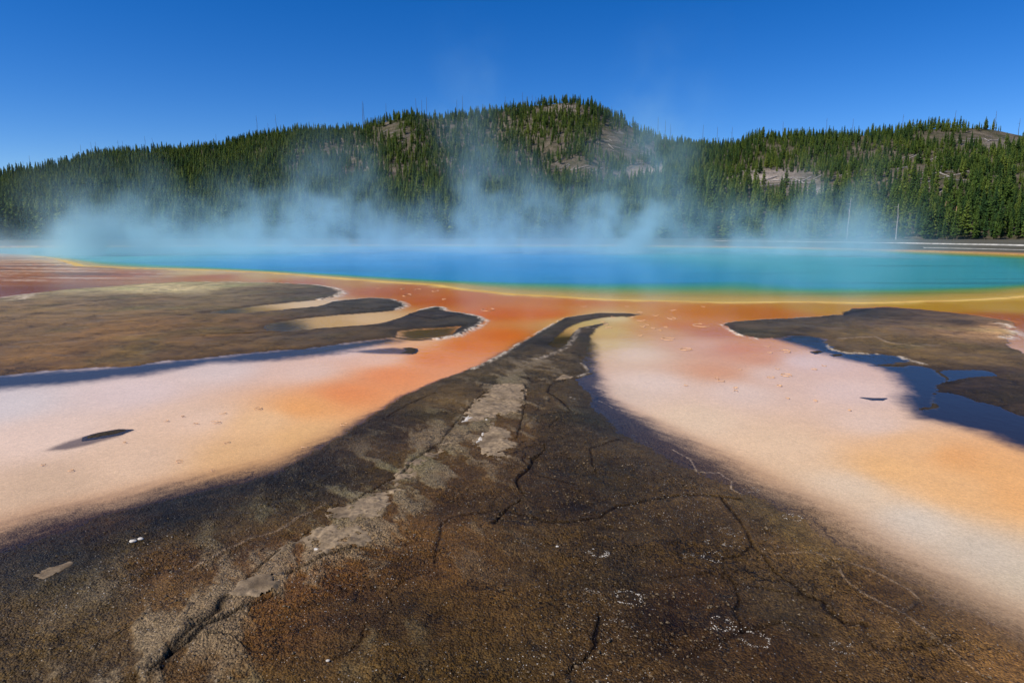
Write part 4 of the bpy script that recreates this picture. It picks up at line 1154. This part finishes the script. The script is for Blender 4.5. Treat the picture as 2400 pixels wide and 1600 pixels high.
WRINGS = [
    (1611,747,17,3.5,.035,'largest pale crust ring in the orange shallows, off the right mat tip'),
    (1535,778,15,2.6,.03,'long flat crust ring in the pink water below the ridge tip'),
    (1576,802,14,2.2,.028,'thin flat crust ring where pink water meets orange'),
    (1543,731,8,3,.03,'small crust ring in orange water above the largest ring'),
    (1120,711,14,3,.035,'lone pale crust ring in the orange channel between the mats'),
    (1803,806,10,3,.026,'crust ring in the pale water just left of the dark blue pool'),
    (1806,861,11,3,.022,'open oval crust ring in the middle of the pale right channel'),
    (1771,866,9,1.6,.014,'thin crust strip ring left of the open oval ring'),
    (593,938,7,3,.010,'tiny crust ring in the pale left channel near the orange plume'),
    (790,974,7,2.6,.010,'tiny crust ring at the dark edge of the orange plume'),
    (935,678,8,2.5,.05,'crust ring in the red-brown water beyond the mat fingers')]
for x, y, w, h, t, lab in WRINGS:
    ring('crust_ring', x, y, w, h, t, lab, None, M_RIM, RNG.uniform(0.7, 0.92), 0.3, 0.5, 0.002)
SMALL = [('small pale crust fleck in the orange shallows off the ridge tip', 'crust flecks off the ridge tip', .024,
          [(1506,724,6,1.8),(1548,713,6,1.6),(1468,718,8,1.6),(1476,736,12,1.8),(1391,744,6,1.5),(1385,738,4,1.2),(1476,749,5,1.8),(1501,753,4,1.5),(1516,758,4,1.4),(1471,770,4,1.2),(1488,745,5,1.4),(1341,703,6,1.6),(1440,703,3,1.2),(1410,728,6,1.3),(1450,728,5,1.1),(1530,751,4,1.2),(1398,752,7,1.0),(1615,704,3,1.0)]),
         ('small pale crust fleck in the pale pink water of the right channel', 'crust flecks in the right channel', .016,
          [(1761,794,6,1.8),(1768,809,5,1.5),(1656,874,7,1.6),(1646,868,4,1.2),(1576,884,4,1.2),(1690,897,4,1.2),(1700,848,4,1),(1786,846,4,1.3),(1870,847,5,1.6),(1893,839,4,1.4),(1790,885,5,1.2),(1872,919,4,1.6),(1690,890,5,1),(1808,914,4,1.2),(1950,941,3,1.2)]),
         ('tiny dark crust fleck in the pale water of the left channel', 'crust flecks in the left channel', .009,
          [(512,948,7,1.6),(380,966,6,1.5),(492,969,14,2.5),(415,1058,10,2.5),(162,1079,6,1.8),(490,1079,3,1.2),(420,955,3,1),(450,972,5,1),(285,1015,4,1),(700,1025,8,2),(520,1014,6,2),(100,1066,4,1.2)]),
         ('small pale crust fleck in the red-brown water near the spring rim', 'crust flecks near the spring rim', .045,
          [(1000,668,7,1.6),(925,663,4,1.2),(960,665,6,1.2),(870,662,4,1),(640,651,6,1.4),(1020,687,4,1)])]
for lab, grp, t, lst in SMALL:
    for x, y, w, h in lst:
        o = ring('crust_fleck', x, y, w, h, t, lab, grp, M_RIM, RNG.uniform(0.55, 0.85), 0.2, 0.4, 0.001)
        o['category'] = 'crust'

M_DARKMAT = simple('dark_mat', lin((58, 48, 34)), 0.8, 0.6, 30.0, 0.012, 0.12)
def islet(name, pts, height, label, cat, mat, ragged=0.03):
    P = gpoly(pts)
    x0, y0 = P.min(0) - 0.06; x1, y1 = P.max(0) + 0.06
    cl = math.sqrt((x1 - x0) * (y1 - y0) / 2500)
    XX, YY = np.meshgrid(np.arange(x0, x1, cl), np.arange(y0, y1, cl))
    X = XX.ravel(); Y = YY.ravel()
    d = sdf(X, Y, P, 1.0) + ragged * fbm(X * 8, Y * 8, 4)
    z = -0.008 + (height + 0.008) * sstep(-0.02, 0.10, d) + 0.35 * height * fbm(X * 14, Y * 14, 4) * sstep(0, .05, d)
    ok = (d > -0.02).reshape(XX.shape)
    qk = ok[:-1, :-1] & ok[1:, :-1] & ok[:-1, 1:] & ok[1:, 1:]
    ix = np.arange(X.size).reshape(XX.shape)
    qd = np.stack([ix[:-1, :-1], ix[:-1, 1:], ix[1:, 1:], ix[1:, :-1]], -1)[qk]
    used = np.unique(qd); mp_ = np.full(X.size, -1); mp_[used] = np.arange(len(used))
    me = mesh_np(name, np.stack([X, Y, z], 1)[used], mp_[qd])
    return tag(link(name, me, mat), label, cat)
islet('mat_islet', [(303,985),(270,984),(225,992),(192,1002),(190,1010),(230,1004),(275,996)], 0.009, 'dark narrow sliver of mat in the pale left channel', 'mat islet', M_DARKMAT, 0.015)
islet('mat_islet', [(958,800),(945,797),(925,798),(935,804),(920,809),(948,812),(960,806)], 0.012, 'small dark ragged islet below the third mat finger', 'mat islet', M_DARKMAT, 0.05)
islet('mat_islet', [(1976,911),(2005,913),(2036,913),(2025,917),(2003,917)], 0.008, 'thin dark sliver of mat in the pale right channel', 'mat islet', M_DARKMAT, 0.012)
islet('mat_islet', [(1860,807),(1885,805),(1892,808),(1872,812)], 0.02, 'small dark islet at the left of the blue pools', 'mat islet', M_DARKMAT, 0.03)
islet('mat_islet', [(1905,814),(1935,813),(1940,816),(1915,818)], 0.02, 'small dark islet just under the right mat edge', 'mat islet', M_DARKMAT, 0.03)

islet('mat_islet', [(2141,843),(2160,852),(2184,868),(2182,876),(2158,889),(2147,905),(2150,922),(2166,935),(2140,942),(2108,941),(2135,932),(2136,910),(2144,890),(2168,875),(2165,866),(2146,855)], 0.012, 'winding dark strip of mat dividing the blue pools', 'mat islet', M_DARKMAT, 0.04)
islet('mat_islet', [(1995,838),(2040,836),(2100,838),(2080,843),(2030,842)], 0.010, 'thin dark strip of mat crossing the blue pool beside the right mat', 'mat islet', M_DARKMAT, 0.05)
def pebble(px, py, w, label):
    cx, cy = gp(px, py); ex, _ = gp(px + w, py)
    r = abs(ex - cx)
    bmm = bmesh.new(); bmesh.ops.create_icosphere(bmm, subdivisions=3, radius=1.0)
    R = random.Random(int(px)); sd = R.uniform(0, 50)
    for v in bmm.verts:
        k = 1 + 0.28 * float(fbm(np.array([v.co.x * 1.3 + sd]), np.array([v.co.y * 1.3 + v.co.z]), 3)[0])
        v.co = Vector((v.co.x * r * k, v.co.y * r * 0.75 * k, v.co.z * r * 0.42 * k))
    me = bpy.data.meshes.new('white_pebble'); bmm.to_mesh(me); bmm.free()
    for p_ in me.polygons: p_.use_smooth = True
    z = float(ground_z([cx], [cy])[0])
    tag(link('white_pebble', me, M_SINTER, None, (cx, cy, z + 0.2 * r)), label, 'pebble')
pebble(306, 1247, 8, 'white pebble, the left one of a pair on dark mat')
pebble(324, 1242, 7, 'white pebble, the right one of a pair on dark mat')
pebble(1280, 1268, 4, 'small white pebble left of the bright lumpy mineral ring')
pebble(754, 1533, 5, 'small white pebble at the lower end of the winding crack')

def crumbs(name, n, smin, smax, mat, label, seed):
    R = np.random.RandomState(seed)
    r = np.exp(R.uniform(math.log(2.6), math.log(12.0), n * 3)); a = R.uniform(-0.72, 0.72, n * 3)
    X = np.sin(a) * r; Y = np.cos(a) * r
    cl = fbm(X * 0.8 + seed, Y * 0.8, 3) + 0.6 * fbm(X * 3 + seed, Y * 3, 3)
    ok = (cl > R.uniform(-0.15, 0.6, n * 3)) & (sdf(X, Y, MAT_C, 2.0) > 0.1)
    X, Y = X[ok][:n], Y[ok][:n]
    Z = ground_z(X, Y)
    m = len(X)
    g = (smin + (smax - smin) * R.uniform(0, 1, m) ** 3)
    base = np.array([(1, 0, 0), (0, 1, 0), (-1, 0, 0), (0, -1, 0), (0, 0, .7), (0, 0, -.7)])
    V = base[None] * g[:, None, None] * R.uniform(0.5, 1.5, (m, 6, 1))
    th = R.uniform(0, 6.28, m); c, s_ = np.cos(th)[:, None], np.sin(th)[:, None]
    V = np.stack([V[:, :, 0] * c - V[:, :, 1] * s_, V[:, :, 0] * s_ + V[:, :, 1] * c, V[:, :, 2]], -1)
    V += np.stack([X, Y, Z + 0.25 * g], 1)[:, None, :]
    fc = np.array([(0, 1, 4), (1, 2, 4), (2, 3, 4), (3, 0, 4), (1, 0, 5), (2, 1, 5), (3, 2, 5), (0, 3, 5)])
    Fq = (fc[None] + 6 * np.arange(m)[:, None, None]).reshape(-1, 3)
    me = mesh_np(name, V.reshape(-1, 3), Fq, False)
    tag(link(name, me, mat), label, 'crumbs', None, 'stuff')
crumbs('mineral_crumbs', 9000, 0.0012, 0.0042, M_SINTER, 'fine white mineral crumbs strewn over the brown foreground mat', 21)
crumbs('mat_crumbs', 9000, 0.003, 0.014, simple('brown_crumb', lin((92, 74, 50)), 0.6, 0.5, 30.0), 'small brown crumbs of broken mat on the foreground', 33)

# ------------------------------------------------------------------ low white terraces beyond the spring
M_TERR = simple('grey_sinter', lin((168, 164, 154)), 0.8, 0.45, 0.9)
def terrace(pts, z0, label, hgt=0.25, wid=1.2):
    """pts: (picture x, distance in m)"""
    V, Fc = [], []
    P = []
    for px, r in pts:
        az, _ = sky_dir(px, 560)
        P.append((math.sin(az) * r, math.cos(az) * r))
    P = np.array(P)
    tt = np.linspace(0, len(P) - 1, 140)
    X = np.interp(tt, range(len(P)), P[:, 0]); Y = np.interp(tt, range(len(P)), P[:, 1])
    Y = Y + 1.6 * fbm(X * 0.12, X * 0 + z0 * 9, 4)
    hz = z0 + hgt * (0.25 + 0.95 * np.clip(fbm(X * 0.15 + 4, X * 0 + 2, 4) + 0.45, 0, 1.3))
    for i in range(len(X)):
        V += [(X[i], Y[i] - 1.6, z0 - 0.35), (X[i], Y[i], hz[i]), (X[i], Y[i] + wid, hz[i] - 0.03), (X[i], Y[i] + wid + 0.3, z0 - 0.8)]
    for i in range(len(X) - 1):
        for k in range(3): Fc.append((i * 4 + k, (i + 1) * 4 + k, (i + 1) * 4 + k + 1, i * 4 + k + 1))
    me = bpy.data.meshes.new('sinter_terrace'); me.from_pydata(V, [], Fc)
    tag(link('sinter_terrace', me, M_TERR), label, 'terrace')
terrace([(1640, 176), (1850, 166), (2050, 158), (2200, 150), (2420, 140), (2700, 130)], 0.32, 'long white mineral ledge beyond the spring at the foot of the right hill', 0.13)
terrace([(2120, 122), (2250, 118), (2420, 112), (2700, 104)], 0.10, 'short lower white mineral ledge nearer the right end of the spring', 0.04)

# ------------------------------------------------------------------ steam over the spring
def steam():
    me = bpy.data.meshes.new('steam')
    lo, hi = (-98, 28, 0.02), (62, 138, 36)
    me.from_pydata([(lo[0], lo[1], lo[2]), (hi[0], hi[1], hi[2])], [], [])
    o = link('steam', me)
    tag(o, 'bluish white steam drifting up from the hot spring', 'steam', None, 'stuff')
    m, nt, out = new_mat('steam')
    pv = N(nt, 'ShaderNodeVolumePrincipled')
    pv.inputs['Color'].default_value = (0.58, 0.88, 0.97, 1)  # blue tint stands in for light thrown up by the pool
    pv.inputs['Density'].default_value = 1.0
    pv.inputs['Anisotropy'].default_value = 0.0
    lk(nt, pv.outputs[0], out.inputs['Volume'])
    g = bpy.data.node_groups.new('steam_nodes', 'GeometryNodeTree')
    g.interface.new_socket('Geometry', in_out='INPUT', socket_type='NodeSocketGeometry')
    g.interface.new_socket('Geometry', in_out='OUTPUT', socket_type='NodeSocketGeometry')
    gout = g.nodes.new('NodeGroupOutput'); g.nodes.new('NodeGroupInput')
    pos = g.nodes.new('GeometryNodeInputPosition')
    sep = g.nodes.new('ShaderNodeSeparateXYZ'); g.links.new(pos.outputs[0], sep.inputs[0])
    def M(op, a, b=None, c=None):
        n = g.nodes.new('ShaderNodeMath'); n.operation = op
        for k, v in enumerate((a, b, c)):
            if v is None: continue
            if isinstance(v, (int, float)): n.inputs[k].default_value = v
            else: g.links.new(v, n.inputs[k])
        return n.outputs[0]
    def noise(scale, sx, sy, sz, det, off):
        mp = g.nodes.new('ShaderNodeVectorMath'); mp.operation = 'MULTIPLY_ADD'
        g.links.new(pos.outputs[0], mp.inputs[0]); mp.inputs[1].default_value = (sx, sy, sz); mp.inputs[2].default_value = (off, off * 0.7, off * 0.3)
        n = g.nodes.new('ShaderNodeTexNoise'); n.inputs['Scale'].default_value = scale; n.inputs['Detail'].default_value = det; n.inputs['Roughness'].default_value = 0.55
        n.inputs['Distortion'].default_value = 0.35
        g.links.new(mp.outputs[0], n.inputs['Vector'])
        return n.outputs[0]
    def ss(a, b, x):
        n = g.nodes.new('ShaderNodeMapRange'); n.interpolation_type = 'SMOOTHSTEP'
        n.inputs[1].default_value = a; n.inputs[2].default_value = b
        g.links.new(x, n.inputs[0]); return n.outputs[0]
    x, y, z = sep.outputs
    n1 = noise(0.10, 1, 1, 0.55, 4.0, 3.0)
    n2 = noise(0.17, 1, 1, 0.6, 4.0, 21.0)
    n3 = noise(0.22, 1, 1, 0.8, 6.0, 47.0)
    xw = M('ADD', x, M('MULTIPLY', M('SUBTRACT', n2, 0.5), 9.0))
    # footprint: an ellipse over the pool
    ex = M('DIVIDE', M('SUBTRACT', x, -14.0), 72.0); ey = M('DIVIDE', M('SUBTRACT', y, 84.0), 50.0)
    rad2 = M('ADD', M('MULTIPLY', ex, ex), M('MULTIPLY', ey, ey))
    foot = ss(1.0, 0.35, rad2)
    base = M('MULTIPLY', M('EXPONENT', M('MULTIPLY', z, -1 / 1.0)), M('MULTIPLY', M('MULTIPLY_ADD', ss(45.0, 90.0, y), 0.022, 0.005), M('MULTIPLY_ADD', ss(0.40, 0.60, n2), 0.8, 0.35)))
    top = M('MULTIPLY_ADD', M('MAXIMUM', M('SUBTRACT', n1, 0.42), 0.0), 24.0, 1.0)
    body = M('MULTIPLY', ss(-0.6, 4.5, M('SUBTRACT', top, z)), M('MULTIPLY_ADD', ss(0.44, 0.60, n3), 0.020, 0.001))
    tot = M('ADD', base, body)
    # columns: x centre, y centre, width, scale height, strength, drift per metre
    COLS = STEAM_COLS
    for cx_, cy_, w_, h_, a_, dr_ in COLS:
        dx = M('DIVIDE', M('SUBTRACT', M('SUBTRACT', xw, cx_), M('MULTIPLY', z, dr_)), M('MULTIPLY_ADD', z, 0.10, w_))
        dy = M('DIVIDE', M('SUBTRACT', y, cy_), 9.0)
        gsum = M('ADD', M('MULTIPLY', dx, dx), M('MULTIPLY', dy, dy))
        v = M('MULTIPLY', M('EXPONENT', M('MULTIPLY', gsum, -1.0)), M('MULTIPLY', M('EXPONENT', M('MULTIPLY', M('MULTIPLY', z, z), -1.0 / (1.6 * h_) ** 2)), a_))
        v = M('MULTIPLY', v, ss(0.47, 0.58, n3))
        tot = M('ADD', tot, v)
    tot = M('MULTIPLY', M('MULTIPLY', tot, foot), ss(36.0, 24.0, z))
    tot = M('MAXIMUM', M('SUBTRACT', tot, 0.0006), 0.0)
    vc = g.nodes.new('GeometryNodeVolumeCube')
    g.links.new(tot, vc.inputs['Density'])
    vc.inputs['Min'].default_value = lo; vc.inputs['Max'].default_value = hi
    vc.inputs['Resolution X'].default_value = 200; vc.inputs['Resolution Y'].default_value = 130; vc.inputs['Resolution Z'].default_value = 90
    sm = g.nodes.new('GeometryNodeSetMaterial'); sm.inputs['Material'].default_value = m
    g.links.new(vc.outputs[0], sm.inputs[0]); g.links.new(sm.outputs[0], gout.inputs[0])
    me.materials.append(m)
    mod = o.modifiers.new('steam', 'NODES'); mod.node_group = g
    return o
def at_dist(px, r):
    az, _ = sky_dir(px, 560)
    return math.sin(az) * r, math.cos(az) * r
STEAM_COLS = []
for px, r, w, h, a, dr in [(255,86,4.0,3.4,.24,.1),(130,84,5,1.6,.07,.1),(-20,84,6,1.2,.05,.1),(480,88,5,2.6,.16,.1),(640,92,5.0,3.6,.20,.12),(770,84,3.2,4.6,.18,.05),(900,95,6,2.6,.10,.1),
                           (1090,80,2.2,9.0,.055,-.02),(1190,84,4.0,4.0,.18,.0),(1020,92,5,3,.07,.1),(1410,84,5.0,4.0,.24,.0),(1480,82,2.8,9.0,.06,.08),(1550,88,5,3.2,.08,.05),
                           (1760,86,4.0,2.4,.13,.05),(1930,80,3.6,3.4,.17,.02),(2050,78,4,1.4,.06,.0)]:
    cx_, cy_ = at_dist(px, r)
    STEAM_COLS.append((cx_, cy_, w, h, a * 1.25, dr))
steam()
